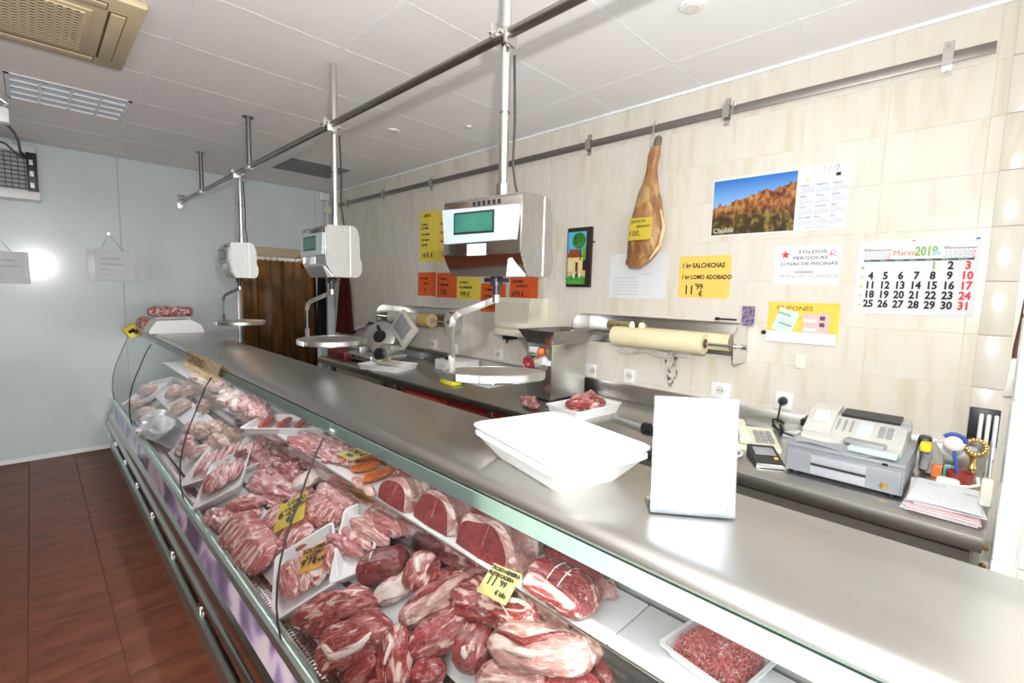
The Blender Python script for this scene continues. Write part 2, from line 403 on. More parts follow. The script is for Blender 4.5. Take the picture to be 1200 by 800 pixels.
# stub wall right of the worktop: white edge tiles, beige tile on its face
sx = .068
st = struct('wall_right', MB().b(sx+.004, 1.4, 1.756, 1.9, 0, CZ+.02), GROUT)
zs = [.02+.215*k for k in range(13)]
for z in zs:
    z1 = min(z+.213, CZ)
    if z1 - z > .02: link('edge_tile', MB().box((sx+.0225, 1.80, (z+z1)/2), (.045, .1, z1-z), .006), PILT, st)
cells = []
for i in range(4):
    for z in zs[:12]: cells.append((0, (sx+.047+.157+i*.3134, 1.752, z+.1065)))
share_tiles(st, 'tile', cells, WTILE, lambda k: MB().box((0, 0, 0), (.311, .012, .2125), .0012, seg=1))
# vertical tiled boxing in the back corner
bx = struct('trim_3', MB().b(-.015, .075, WY-.004, WY+.004, ZW, CZ), GROUT)
for k, z0 in enumerate(zj):
    z1 = min(z0+th, CZ)
    if z0 > .88 and z1-z0 > .02: link('tile', MB().box((.03, WY-.006, (z0+z1)/2), (.092, .01, z1-z0-.002), .003), WTILE, bx)

# ------------------------------------------------------------------ refrigerated display case
CX0, CX1 = -5.62, 1.1
case = thing('display_case', 'long refrigerated butcher display case with curved glass front, full of meat', 'display case', (CX0, .75, 0))
link('base_rail', MB().prism([(.437, .0), (.437, .045), (.445, .062), (.462, .066), (.475, .05), (.475, 0)], CX0, CX1), ALU, case)
link('kick_panel', MB().b(CX0+.02, CX1, .60, .62, 0, .40), DARKST, case)
link('kick_floor', MB().b(CX0+.02, CX1, .475, .60, .0, .012), BROWN, case)
for k in range(9):
    x = CX0+.10+k*.62
    link('kick_bracket', MB().b(x, x+.03, .455, .60, .012, .10, .004).b(x-.03, x+.06, .462, .475, .05, .09, .003), STEEL, case)
link('skirt', MB().b(CX0+.01, CX1, .56, .60, .24, .40), DARKST, case)
bp = [(.470, .235), (.428, .240), (.418, .252), (.417, .268), (.424, .280), (.432, .284), (.434, .296), (.431, .306), (.436, .335), (.446, .352), (.458, .364), (.475, .366), (.49, .30)]
link('bumper', MB().prism(bp, CX0, CX1), metal('greenish_bumper_steel', (.50, .52, .48), .16, (1, 9, 9)), case)
link('bumper_end_cap', MB().prism([(y-.004 if y < .46 else y, z) for y, z in bp], CX0-.02, CX0), GREYP, case)
def fascia_mat():  # blurred lavender and white reflections painted into the panel colour as noise
    m, nt, b = newmat('lavender_fascia_reflections'); L = nt.links
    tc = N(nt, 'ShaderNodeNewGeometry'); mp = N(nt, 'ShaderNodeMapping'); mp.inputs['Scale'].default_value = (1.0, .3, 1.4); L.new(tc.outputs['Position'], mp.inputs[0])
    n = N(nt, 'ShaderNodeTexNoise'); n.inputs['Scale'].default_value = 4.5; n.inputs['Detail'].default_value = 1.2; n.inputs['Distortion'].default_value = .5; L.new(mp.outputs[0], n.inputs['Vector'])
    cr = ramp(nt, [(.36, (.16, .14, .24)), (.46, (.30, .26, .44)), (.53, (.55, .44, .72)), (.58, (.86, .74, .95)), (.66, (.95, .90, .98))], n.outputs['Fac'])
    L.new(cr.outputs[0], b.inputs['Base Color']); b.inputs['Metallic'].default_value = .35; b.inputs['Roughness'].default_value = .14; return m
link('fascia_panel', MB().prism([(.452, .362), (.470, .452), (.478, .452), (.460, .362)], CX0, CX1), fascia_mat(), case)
link('glass_channel', MB().prism([(.466, .448), (.474, .466), (.486, .470), (.488, .455), (.500, .455), (.503, .468), (.512, .466), (.512, .440), (.47, .440)], CX0, CX1), ALU, case)
# front air grille: frame plus many small bars
link('air_grille_frame', MB().b(CX0+.02, CX1, .512, .556, .408, .414).b(CX0+.02, CX1, .512, .518, .41, .448).b(CX0+.02, CX1, .552, .558, .40, .438), DARKST, case)
gm = MB(); x = CX0+.03
while x < CX1: gm.b(x, x+.008, .517, .553, .434, .440); x += .0165
link('air_grille_bars', gm, STEEL, case, False)['kind'] = 'stuff'
link('air_grille_rib', MB().b(CX0+.02, CX1, .533, .537, .434, .4425), STEEL, case, False)
# sloping deck, riser, upper shelf, inner back
def dz(y): return .43+SL*(y-.55)
link('deck', MB().prism([(.556, dz(.556)-.006), (.868, dz(.868)-.006), (.868, dz(.868)-.03), (.556, dz(.556)-.03)], CX0+.02, CX1), MIRROR, case)
link('riser', MB().b(CX0+.02, CX1, .866, .872, .58, .788), MIRROR, case)
link('upper_shelf', MB().b(CX0+.02, CX1, .848, 1.03, .778, .79, .002), STEEL, case)
link('rear_panel', MB().b(CX0+.01, CX1, 1.03, 1.045, .0, 1.118), STEEL, case)
link('body', MB().b(CX0+.01, CX1, .62, 1.03, .05, .42), DARKST, case)
link('top_profile', MB().prism([(.665, 1.112), (.643, 1.090), (.649, 1.086), (.69, 1.10), (.69, 1.112)], CX0, CX1), PROFILE, case)
link('top_support', MB().b(CX0, CX1, .676, .72, 1.10, 1.119), DARKST, case)
# pink-white display tube under the countertop, lighting the meat
link('lamp_tube', MB().tube([(CX0+.1, .735, 1.100), (CX1, .735, 1.100)], .013, 10), plain('pink_white_tube', (.95, .85, .9), .3), case)
cl_ = lamp('AREA', 'case_lamp', ((CX0+CX1)/2, .735, 1.083), 9.5, CX1-CX0-.2, (1, .90, .94), (math.radians(-22), 0, 0), .03)
# curved glass panes, one per section, with dark gaskets in the joints
gp = [(.654, 1.122), (.628, 1.078), (.600, 1.028), (.574, .965), (.550, .900), (.527, .845), (.506, .785), (.489, .72), (.479, .655), (.475, .59), (.477, .53), (.483, .48), (.488, .458)]
GP_ = gp
joints = [CX0+.005, -4.53, -2.78, -1.445, 0.05, CX1]
for a, b2 in zip(joints, joints[1:]):
    rows = [[(a+.003, y, z), (b2-.003, y, z)] for y, z in gp]
    link('glass_pane', MB().sheet(rows), GLASS, case)
for x in joints[1:-1]:
    link('gasket', MB().tube([(x, y-.002, z) for y, z in gp[1:]], .0032, 6), BLACK, case)
    link('hinge_clip', MB().box((x+.02, .648, 1.098), (.03, .012, .016), .003), WHITE, case)
# end glass
eg = MB(); vs = [eg.bm.verts.new((CX0+.02, y+.004, z)) for y, z in gp] + [eg.bm.verts.new((CX0+.02, 1.03, .46)), eg.bm.verts.new((CX0+.02, 1.03, 1.12))]
eg.bm.faces.new(vs); link('end_glass', eg, GLASS, case)
link('end_gasket', MB().tube([(CX0+.02, y, z) for y, z in gp], .004, 6), ALU, case)
# steel counter top
ctop = solo('steel_countertop', MB().prism([(.672, 1.119), (.658, 1.121), (.655, 1.127), (.658, 1.136), (.667, 1.1445), (.68, 1.1495), (.70, 1.15), (1.005, 1.15), (1.012, 1.146), (1.012, 1.119)], CX0-.01, CX1), TOPST,
     'long worn stainless steel countertop along the top of the glass meat case', 'countertop', org=(CX0, .84, 1.119))
# white display boards: upper shelf and deck rows
brd = 'white boards lining the meat case'
x = CX0+.05; k = 0
WHERE = ['at the far end under pale wrapped meat', 'under the pale trimmed legs', 'under the tray of red sausages', 'under the pale chops', 'under the orange marinated strips and roasts', 'under the tied loin roll', 'under the tray of minced meat']
for (a, b2), wh in zip(((-5.5, -4.3), (-4.297, -3.3), (-3.297, -2.45), (-2.447, -1.9), (-1.897, -1.12), (-1.117, -.52), (-.517, .6)), WHERE):
    solo('display_board', MB().b(a, b2, .842, 1.025, ZS-.010, ZS, .003), BOARD, 'white plastic board on upper shelf ' + wh, 'board', brd)
def deck_board(x0, x1, y0, y1, label, t=.012):
    M = Matrix(((1, 0, 0, (x0+x1)/2), (0, DN.z, DN.y, 0), (0, -DN.y, DN.z, 0), (0, 0, 0, 1)))
    yc = (y0+y1)/2; M[1][3] = yc; M[2][3] = dz(yc)-.004
    o = link('display_board', MB().box((0, 0, t/2), (x1-x0, (y1-y0)/DN.z, t), .003), BOARD); o.matrix_world = M; tag(o, label, 'board', brd)
for a, b2, s in ((-1.03, -.30, 'under the big fatty shank'), (-1.72, -1.05, 'under the dark red joint and white fat'), (-2.55, -1.74, 'under the tray of pork loins and ribs'), (-3.7, -2.57, 'under the bony chops'), (-5.2, -3.72, 'under the beige chicken pieces')):
    deck_board(a, b2, .722, .845, 'white board on rear half of sloping deck ' + s)
for a, b2, s in ((-1.32, -.75, 'under the red forequarter joints'), (-1.95, -1.34, 'under the tray with orange tag'), (-2.62, -1.97, 'under the long rack of ribs'), (-3.7, -2.64, 'under the two stacked meat trays')):
    deck_board(a, b2, .572, .706, 'white board on front half of sloping deck ' + s, .008)

# ------------------------------------------------------------------ meat
MRED = meatmat('red_beef', (.13, .009, .013), (.36, .042, .045), (.70, .38, .35), .62, .70)
MRED2 = meatmat('red_beef_with_fat', (.16, .012, .016), (.40, .055, .055), (.76, .50, .45), .545, .62, 13)
MDARK = meatmat('dark_beef', (.10, .010, .014), (.24, .035, .036), (.55, .26, .24), .66, .74, fil=.25)
MPALE = meatmat('sinewy_pale_beef', (.34, .11, .10), (.60, .33, .30), (.80, .64, .58), .52, .62, 11, fil=.6)
MFAT = meatmat('white_fat', (.72, .56, .51), (.84, .74, .68), (.42, .07, .08), .60, .66, 14, fil=.35)
MPINK = meatmat('pink_pork', (.38, .075, .085), (.64, .26, .25), (.84, .64, .61), .54, .63, 18)
MRIB = meatmat('rib_meat', (.36, .06, .065), (.60, .20, .19), (.82, .60, .56), .53, .61, 20, (1.5, .6, 1))
MPORK = meatmat('pale_pork', (.48, .16, .155), (.72, .40, .37), (.86, .72, .69), .52, .62, 20)
MCHICK = meatmat('chicken_skin', (.62, .38, .30), (.78, .58, .49), (.48, .13, .12), .60, .68, 22, fil=.2)
MORAN = meatmat('orange_marinade', (.62, .08, .008), (.86, .27, .03), (.85, .50, .22), .62, .72, 24, rough=.2, fil=.2)
MSAUS = meatmat('red_sausage', (.38, .04, .02), (.58, .11, .05), (.80, .46, .34), .62, .70, 40, fil=.2)
MCUT = meatmat('cut_beef_face', (.17, .010, .015), (.32, .036, .04), (.58, .24, .22), .68, .74, 26, (1, 1, 1), .36, fil=.3)
MMINC = meatmat('minced_meat', (.50, .07, .075), (.72, .22, .20), (.84, .56, .52), .56, .66, 60, (1, 1, 1), .45, fil=.2)
BONE = meatmat('bone', (.72, .52, .46), (.86, .74, .67), (.55, .12, .12), .60, .70, 30, fil=.2)
STRING = plain('white_string', (.85, .80, .76), .8)
seedc = [0]
def body_bm(L, r, flat=.8, tip0=.5, tip1=.5, bend=0, amp=.14, n=36, m=28, freq=2.6, ridges=0, seed=None):
    """a muscle: rings along local x from -L/2 to L/2, rounded ends, noisy outline, flattened underside at z=0"""
    if seed is None: seedc[0] += 1; seed = seedc[0]
    off = Vector((seed*3.17, seed*1.31, seed*7.7)); bm = bmesh.new(); rings = []
    for i in range(n+1):
        t = i/n; x = (t-.5)*L
        e = min(t/.22, 1); f = min((1-t)/.22, 1)
        p = (1-(1-e)**2)**.5*(1-(1-f)**2)**.5
        s = tip0*(1-t)+tip1*t; bl = (math.sin(PI*min(1, max(0, t))))**.6
        R = r*p*(s+(1-s)*bl)
        ring = []
        for k in range(m):
            a = 2*PI*k/m; cy, cz = math.cos(a), math.sin(a)
            q = Vector((x/r*.5, cy, cz))
            d = 1+amp*1.5*noise.fractal(q*freq*.5+off, 1.0, 2.0, 3)*1.6 + amp*.8*noise.noise(Vector((x/r*.6, cy*2.2, cz*2.2))+off) - amp*.6*max(0, 1-abs(noise.noise(Vector((x/r*.35, cy*1.6, cz*1.6))+off*1.7))*9)
            if ridges: d *= 1+.055*abs(math.sin(ridges*PI*t))
            zz = cz*R*flat*d
            if zz < 0: zz *= .75
            ring.append(bm.verts.new((x, cy*R*d + bend*r*(4*(t-.5)**2-.5), zz + r*flat*.72)))
        rings.append(ring)
    for A, B in zip(rings, rings[1:]):
        for k in range(m): bm.faces.new((A[k], A[(k+1) % m], B[(k+1) % m], B[k]))
    bm.faces.new(rings[0][::-1]); bm.faces.new(rings[-1])
    return bm
def frame(pl, a, b2, h):
    P, n = on(pl, a[0], a[1], h); Q, _ = on(pl, b2[0], b2[1], h); X = (Q-P); L = X.length; X.normalize()
    Y = n.cross(X).normalized(); C = (P+Q)/2
    return Matrix(((X.x, Y.x, n.x, C.x), (X.y, Y.y, n.y, C.y), (X.z, Y.z, n.z, C.z), (0, 0, 0, 1))), L, C
def cut(pl, a, b2, wpx, mat, label, kind='meat_joint', h=0, cat='meat', group=None, **k):
    """a piece of meat whose length runs between two spots and whose width is wpx wide there"""
    M, L, C = frame(pl, a, b2, h+.015)
    r = wpx/2*depth(C)/FPX
    fl = k.get('flat', .8); M, L, C = frame(pl, a, b2, h+r*fl*.7)
    n = Vector((M[0][2], M[1][2], M[2][2])); M.translation = C - n*(r*fl*.7)
    o = link(kind, body_bm(L+r*.5, r, **k), mat); o.matrix_world = M
    tag(o, label, cat, group); return o, M, L, r
def fat_strip(o, L, r, pts, rad, mat=MFAT, name='fat_seam', flat=.8):
    """a raised seam of fat lying over the top of a joint; pts = (t along -.5..+.5, angle from the top)"""
    q = []
    n = max(8, len(pts)*4)
    for i in range(n+1):
        u = i/n*(len(pts)-1); j = min(int(u), len(pts)-2); f = u-j
        t = pts[j][0]*(1-f)+pts[j+1][0]*f; a = pts[j][1]*(1-f)+pts[j+1][1]*f
        x = t*L; e = max(0.05, 1-(2*abs(t))**3.2)
        q.append((x, math.sin(a)*r*.98*e**.5, math.cos(a)*r*flat*.98*e**.5 + r*flat*.72))
    link(name, MB().tube(q, [rad*(.5+.5*math.sin(PI*i/n)) for i in range(n+1)], 8), mat, o, world=False)

# near joints on the rear half of the deck
def J(a, b2, wpx, mat, label, h=.012, **k): return cut('D', a, b2, wpx, mat, label, h=h, **k)
o, M, L, r = J((578, 752), (692, 768), 56, MPALE, 'large pale sinewy shank with knobbly pink end, nearest the upper shelf', h=.03, tip0=.62, tip1=1.05, amp=.10)
fat_strip(o, L, r, [(-.45, .3), (-.1, -.2), (.1, .1), (.3, .5)], r*.16, MRED, 'muscle_seam'); fat_strip(o, L, r, [(-.3, -.5), (0, -.55), (.15, -.4)], r*.16, BONE, 'fat_seam')
link('bone_knob', MB().ball((L*.46, r*.25, r*.75), r*.42, (1, .9, .8)), BONE, o, world=False)
o, M, L, r = J((566, 738), (545, 782), 50, MRED, 'plain red joint with a pale fatty notch, tucked against the large pale shank', tip0=.9, tip1=.6, amp=.09)
fat_strip(o, L, r, [(.1, .5), (.25, .1), (.4, .3)], r*.2)
J((562, 795), (640, 800), 46, MPALE, 'joint with a round sawn bone end, in front of the large pale shank', amp=.12)
J((635, 806), (700, 806), 40, MRED, 'red joint half hidden in front of the large shank knob', amp=.1)
o, M, L, r = J((534, 696), (634, 730), 44, MRED2, 'long fat-streaked forequarter joint lying under the 11,99 price card', h=.03, tip0=.95, tip1=.6, amp=.15)
fat_strip(o, L, r, [(-.2, .4), (.05, .1), (.3, .5), (.46, .4)], r*.14)
o, M, L, r = J((472, 727), (555, 676), 38, MPALE, 'long joint with bluish grey flank and pale fat edge, on white board', h=.014, tip0=.8, tip1=.6, amp=.10)
fat_strip(o, L, r, [(-.4, .6), (0, .2), (.4, .4)], r*.2, MRED, 'muscle_seam')
o, M, L, r = J((483, 762), (558, 716), 46, MRED2, 'pointed red joint with white fat flecks between grey-flanked and plain joints', amp=.13)
o, M, L, r = J((483, 688), (503, 652), 40, MRED2, 'short upright red joint with a white fat stripe', h=.03, tip0=.8, tip1=.85)
fat_strip(o, L, r, [(-.2, -.5), (.1, -.1), (.42, -.4)], r*.26)
J((506, 688), (526, 670), 22, MRED, 'small red offcut behind the upright joint with fat stripe', h=.01)
o, M, L, r = J((424, 668), (474, 656), 40, MDARK, 'dark plum-red smooth block of beef beside the tray of loins', tip0=.85, tip1=.9, amp=.07)
fat_strip(o, L, r, [(-.22, -1.1), (-.14, 0), (-.2, .9)], r*.07)
J((440, 700), (488, 678), 32, MFAT, 'white fatty trimming in front of the dark plum-red block', amp=.12, flat=.6)
# near joints on the front half of the deck
J((345, 728), (432, 697), 38, MRED2, 'narrow red and fatty joint touching the tray with orange tag', amp=.14)
J((366, 738), (440, 706), 36, MRED, 'red joint with shiny silver skin, second from the tray with orange tag', amp=.12, h=.012)
o, M, L, r = J((380, 768), (455, 738), 56, MRED2, 'big rounded red joint with fatty rim beside the air grille', h=.014, tip0=.9, amp=.1)
fat_strip(o, L, r, [(-.47, .3), (-.2, -.75), (.2, -.7), (.45, -.3)], r*.17)
J((398, 788), (455, 768), 24, MDARK, 'thin dark piece squeezed under the big rounded red joint', h=0, amp=.12)
o, M, L, r = J((463, 738), (464, 805), 42, MRED2, 'joint standing lengthwise toward the glass with pale shoulder', h=.028, tip0=.7, tip1=.8, amp=.12)
fat_strip(o, L, r, [(-.45, -.2), (-.1, .2), (.2, -.3)], r*.15)
J((408, 804), (446, 772), 40, MRED, 'glossy red joint at the lower edge left of the lengthwise joint', amp=.1)
J((484, 796), (520, 784), 34, MRED2, 'small rounded red joint right of the lengthwise joint', amp=.12)
J((425, 830), (470, 825), 60, MRED, 'red joint lowest in the heap, mostly out of frame', amp=.1)

# rib racks and neck pieces
def rack(a, b2, wpx, label, nr=9, mat=MRIB, h=.012, **k):
    o, M, L, r = cut('D', a, b2, wpx, mat, label, 'rib_rack', h=h, flat=.42, amp=.08, tip0=.75, tip1=.9, n=36, ridges=nr, **k)
    for i in range(nr):
        x = (-.42+.84*i/(nr-1))*L; q = []
        for s in range(7):
            v = -.78+.95*s/6; q.append((x+.004*math.sin(s), v*r*.86, r*.42*(.72+.95*max(.05, 1-v*v)**.5)))
        link('rib', MB().tube(q, r*.075, 6), BONE, o, world=False)
    return o
rack((272, 610), (312, 660), 48, 'long rack of ribs beside the air grille, left of orange-tag tray')
rack((317, 600), (358, 636), 36, 'short rack of ribs tucked under the yellow price card', 7)
rack((345, 580), (400, 606), 30, 'rack of ribs behind the yellow price card', 8)
cut('D', (375, 568), (417, 596), 24, MPORK, 'pale strip of pork belly along the riser', 'pork_belly', h=.012, flat=.55)
cut('D', (352, 604), (398, 610), 18, MRIB, 'thin strip of rib ends above the tray of loins', 'rib_strip', h=.014, flat=.6)
cut('D', (248, 600), (262, 618), 26, MPORK, 'knobbly pale neck bone beside the long rib rack', 'neck_bone', h=.01, amp=.2)
o, M, L, r = cut('D', (292, 610), (338, 648), 17, MRIB, 'narrow chain of backbone between the two rib racks', 'backbone', h=.012, amp=.16, ridges=8, n=48)
cut('D', (266, 593), (310, 586), 22, MPINK, 'thick pork chop leaning on the front meat tray', 'pork_chop', h=.014, flat=.6)
cut('D', (272, 604), (304, 602), 18, MPINK, 'pork chop under the thick chop beside the front tray', 'pork_chop', h=.006, flat=.5)
def steak(a, b2, wpx, mat, label, h=.012, pl='D', kind='chop'):
    o, M, L, r = cut(pl, a, b2, wpx, mat, label, kind, h=h, flat=.42, amp=.22, freq=3.4)
    link('bone', MB().ball((L*.22, r*.35, r*.6), r*.22, (1.4, .8, .6), 10, 8), BONE, o, world=False)
steak((298, 556), (345, 580), 34, MPINK, 'broad shoulder chop with a bone, behind the front meat trays')
steak((318, 545), (356, 566), 30, MRED2, 'reddest shoulder chop in the heap of bony chops', h=.02)
cut('D', (345, 572), (380, 552), 26, MFAT, 'white fatty knob of pork near the riser', 'pork_fat', h=.01)
steak((296, 530), (335, 548), 26, MPINK, 'bony chop just behind the film-covered tray')
steak((312, 528), (345, 540), 24, MRED2, 'bony red chop lying near the riser, behind the film-covered tray', h=.014)
steak((300, 566), (330, 590), 22, MPORK, 'small pale chop at the edge of the bony heap', h=.008)
# far chicken pieces
for a, b2, wd, lb in (((222, 500), (244, 508), 20, 'round beige chicken piece nearest the black glass joint'), ((243, 497), (262, 506), 18, 'beige chicken piece in the middle of the row of chicken'), ((262, 502), (282, 512), 17, 'beige chicken piece nearest the film-covered tray'),
                      ((248, 512), (268, 522), 16, 'small beige chicken piece in front of the row of chicken'), ((232, 480), (252, 470), 17, 'far beige chicken piece near the riser'), ((203, 482), (222, 472), 18, 'beige poultry piece behind the plastic bag'),
                      ((196, 465), (214, 455), 18, 'pale poultry piece at the far end near the riser'), ((214, 462), (236, 452), 16, 'pale poultry piece far back below the tan card'), ((162, 488), (178, 482), 20, 'beige meat lump behind the second glass joint'), ((150, 478), (166, 472), 16, 'beige meat lump nearest the far glass end')):
    cut('D', a, b2, wd, MCHICK, lb, 'chicken_piece', h=.012, amp=.16)
for a, b2, wd, lb in (((207, 532), (228, 520), 18, 'pinkish offcut behind the stacked meat trays, by the black glass joint'), ((222, 536), (244, 524), 18, 'pinkish offcut with white fat just behind the stacked trays'), ((212, 520), (230, 512), 15, 'small pinkish offcut beside the plastic bag')):
    cut('D', a, b2, wd, MPORK, lb, 'pork_offcut', h=.008, amp=.18)

# trays
def tray_bm(L, W, Hh, ins=.018, lip=.006, rc=.02):
    def loop(l, w_, z, rc):
        out = []
        for sxx, syy, a0 in ((1, 1, 0), (-1, 1, 90), (-1, -1, 180), (1, -1, 270)):
            for q in (0, 30, 60, 90):
                a = math.radians(a0+q); out.append((sxx*(l/2-rc)+rc*math.cos(a), syy*(w_/2-rc)+rc*math.sin(a), z))
        return out
    R = [loop(L-2*ins, W-2*ins, 0, rc), loop(L-2*lip, W-2*lip, Hh*.8, rc), loop(L, W, Hh*.86, rc), loop(L, W, Hh, rc), loop(L-2*lip-.004, W-2*lip-.004, Hh, rc), loop(L-2*ins-.006, W-2*ins-.006, .006, rc)]
    mb = MB(); V = [[mb.bm.verts.new(p) for p in l] for l in R]; n = 16
    for A, B in zip(V, V[1:]):
        for k in range(n): mb.bm.faces.new((A[k], A[(k+1) % n], B[(k+1) % n], B[k]))
    mb.bm.faces.new(V[0][::-1]); mb.bm.faces.new(V[-1]); return mb
def tray_frame(pl, c4, h):
    """c4: spots of the four corners, going round; returns matrix, length along first side, width"""
    P = [on(pl, x, y, h)[0] for x, y in c4]; n = on(pl, *c4[0])[1]
    C = sum(P, Vector())/4; X = ((P[1]-P[0])+(P[2]-P[3]))/2; L = X.length; X.normalize(); Yv = ((P[3]-P[0])+(P[2]-P[1]))/2; W = Yv.length
    Y = n.cross(X).normalized()
    return Matrix(((X.x, Y.x, n.x, C.x), (X.y, Y.y, n.y, C.y), (X.z, Y.z, n.z, C.z), (0, 0, 0, 1))), L, W
def tray(pl, c4, h0, Hh, label, mat=FOAM, kind='foam_tray', group=None, **k):
    M, L, W = tray_frame(pl, c4, h0+Hh)
    n = Vector((M[0][2], M[1][2], M[2][2])); M.translation = M.translation - n*Hh
    if pl == 'D':
        for it in range(6):
            sh = 0
            for sx_ in (-1, 1):
                for sy_ in (-1, 1):
                    for hz, iq in ((0, .024), (Hh, .008)):
                        c = M @ Vector((sx_*(L/2-iq), sy_*(W/2-iq), hz)); lim = .50
                        for (ya, za), (yb, zb) in zip(GP_, GP_[1:]):
                            if zb <= c.z <= za: lim = ya+(yb-ya)*(za-c.z)/(za-zb)+.003
                        sh = max(sh, lim-c.y)
            if sh <= 0: break
            M.translation += Vector((0, DN.z, -DN.y))*(sh+.001)
    o = link(kind, tray_bm(L, W, Hh, **k), mat); o.matrix_world = M; tag(o, label, 'tray', group); return o, M, L, W
def intray(T, lx0, ly0, lx1, ly1, r, mat, label, kind, z=.012, **k):
    """a piece lying in a tray, placed in tray coordinates (fractions of its half sides)"""
    o, M, L, W = T
    a = Vector((lx0*L/2, ly0*W/2, 0)); b2 = Vector((lx1*L/2, ly1*W/2, 0)); X = (b2-a); l = X.length; X.normalize(); Y = Vector((0, 0, 1)).cross(X); C = (a+b2)/2
    m = M @ Matrix(((X.x, Y.x, 0, C.x), (X.y, Y.y, 0, C.y), (0, 0, 1, z), (0, 0, 0, 1)))
    q = link(kind, body_bm(l+r*.5, r, **k), mat); q.matrix_world = m; return tag(q, label, 'meat')
T = tray('D', ((295, 671), (374, 626), (404, 672), (334, 722)), .006, .045, 'white foam tray of fatty pork marked with an orange price card')
intray(T, -.6, .55, -.35, -.6, .042, MPINK, 'long pink pork slice at the near left end of orange-tag tray', 'pork_slice', .02, flat=.6)
intray(T, -.15, .6, .0, -.6, .040, MPORK, 'pale streaky pork slice in the middle of orange-tag tray', 'pork_slice', .022, flat=.6)
intray(T, .2, .2, .35, -.65, .036, MFAT, 'white fatty pork slice on the near side of orange-tag tray', 'pork_slice', .02, flat=.6)
intray(T, .45, .5, .75, -.5, .038, MPINK, 'lavender-pink pork slice at right end of orange-tag tray', 'pork_slice', .018, flat=.6)
T = tray('D', ((372, 619), (410, 604), (479, 632), (420, 657)), .014, .04, 'white foam tray holding four pork loins', FOAM)
T = (T[0], T[1], T[2], T[3])
cut('D', (384, 627), (424, 650), 17, MPINK, 'pork tenderloin at the near edge of the loin tray', 'pork_loin', h=.026, amp=.1)
cut('D', (397, 619), (437, 643), 14, MPINK, 'slim pork tenderloin second from near edge of the loin tray', 'pork_loin', h=.026, amp=.1)
cut('D', (412, 609), (455, 637), 20, MPORK, 'pale pork tenderloin third from near edge of the loin tray', 'pork_loin', h=.026, amp=.1)
cut('D', (430, 600), (474, 624), 25, MPINK, 'thickest pork loin, at the far edge of the loin tray', 'pork_loin', h=.03, amp=.12)
T = tray('D', ((203, 546), (254, 530), (277, 546), (224, 566)), .008, .04, 'white foam tray of thin pink strips behind the stacked tray', FOAM)
for k, nm in enumerate(('first strip of pink bacon from the glass', 'second strip of pink bacon from the glass', 'third strip of pink bacon from the glass', 'fourth strip of pink bacon from the glass', 'fifth strip of pink bacon from the glass, farthest')):
    intray(T, -.75+.36*k, .6, -.60+.36*k, -.6, .020, MPORK if k % 2 else MPINK, nm, 'bacon_strip', .022, flat=.5)
T = tray('D', ((214, 570), (267, 546), (292, 566), (236, 600)), .004, .022, 'lower white foam tray of the stacked pair by the glass', FOAM)
T = tray('D', ((214, 565), (267, 541), (292, 561), (236, 594)), .028, .032, 'upper white foam tray of the stacked pair, holding pink pork', FOAM)
intray(T, -.55, .4, -.35, -.55, .045, MPINK, 'pink pork lump at the left of the upper stacked tray', 'pork_lump', .018, flat=.6)
intray(T, .0, .4, .1, -.6, .045, MPORK, 'pale pork lump in the middle of the upper stacked tray', 'pork_lump', .018, flat=.6)
intray(T, .5, .3, .55, -.5, .040, MPINK, 'pink pork lump at the right of the upper stacked tray', 'pork_lump', .018, flat=.6)
intray(T, .3, .75, .8, .6, .025, MRED, 'dark red liver piece at the back of the upper stacked tray', 'liver_piece', .03, flat=.6)
T = tray('D', ((262, 523), (305, 508), (335, 522), (292, 541)), .012, .035, 'translucent white tray of pink pork behind the bony chops', FOAM)
intray(T, -.5, .4, -.4, -.5, .04, MPORK, 'pale pork slice in the left half of the translucent tray', 'pork_slice', .016, flat=.5)
intray(T, .3, .5, .4, -.5, .045, MPINK, 'pink pork slice in the right half of the translucent tray', 'pork_slice', .016, flat=.5)
T = tray('D', ((147, 462), (176, 456), (183, 464), (152, 471)), .008, .04, 'white tray at the far end of the case beside end glass', FOAM)
intray(T, -.5, 0, .5, 0, .06, MCHICK, 'beige lump in the farthest white tray of the case', 'chicken_piece', .012)
# plastic bag with blue label
P, _ = on('D', 190, 505, 0)
bagm = Matrix.Translation(P) @ Matrix.Rotation(math.atan(SL), 4, 'X')
bag = thing('plastic_bag', 'clear plastic bag of frozen food with a dark blue label, behind glass', 'bag', mat=bagm)
link('bag_film', body_bm(.46, .11, flat=.7, amp=.2), plain('bag_white_film', (.78, .78, .80), .2), bag, world=False)
link('blue_label', MB().box((-.16, -.085, .08), (.10, .012, .10), .004), plain('navy_label', (.06, .08, .20), .3), bag, world=False)
link('white_label', MB().box((-.06, -.103, .07), (.09, .008, .07), .003), PAPER, bag, world=False)
# upper shelf
def S(a, b2, wpx, mat, label, kind='pork_piece', h=.002, **k): return cut('S', a, b2, wpx, mat, label, kind, h=h, **k)
S((228, 440), (250, 450), 20, MCHICK, 'pale wrapped meat at the far end of upper shelf', amp=.1)
S((238, 446), (266, 456), 24, MFAT, 'white trimmed pork leg below the tan card on upper shelf', amp=.1)
S((264, 462), (292, 480), 27, MFAT, 'white pork leg in the middle of the far upper shelf', amp=.14)
S((284, 470), (312, 488), 28, MPORK, 'pale pink pork leg beside the tray of red sausages', amp=.16)
T = tray('S', ((313, 492), (335, 477), (378, 494), (352, 513)), 0, .035, 'white foam tray of red fresh sausages on upper shelf')
for k in range(3):
    intray(T, -.75, .62-.42*k, .55, .62-.42*k, .022, MSAUS, ['red sausage at the back of the sausage tray', 'red sausage in the middle of the sausage tray', 'red sausage at the front of the sausage tray'][k], 'sausage', .016, amp=.05)
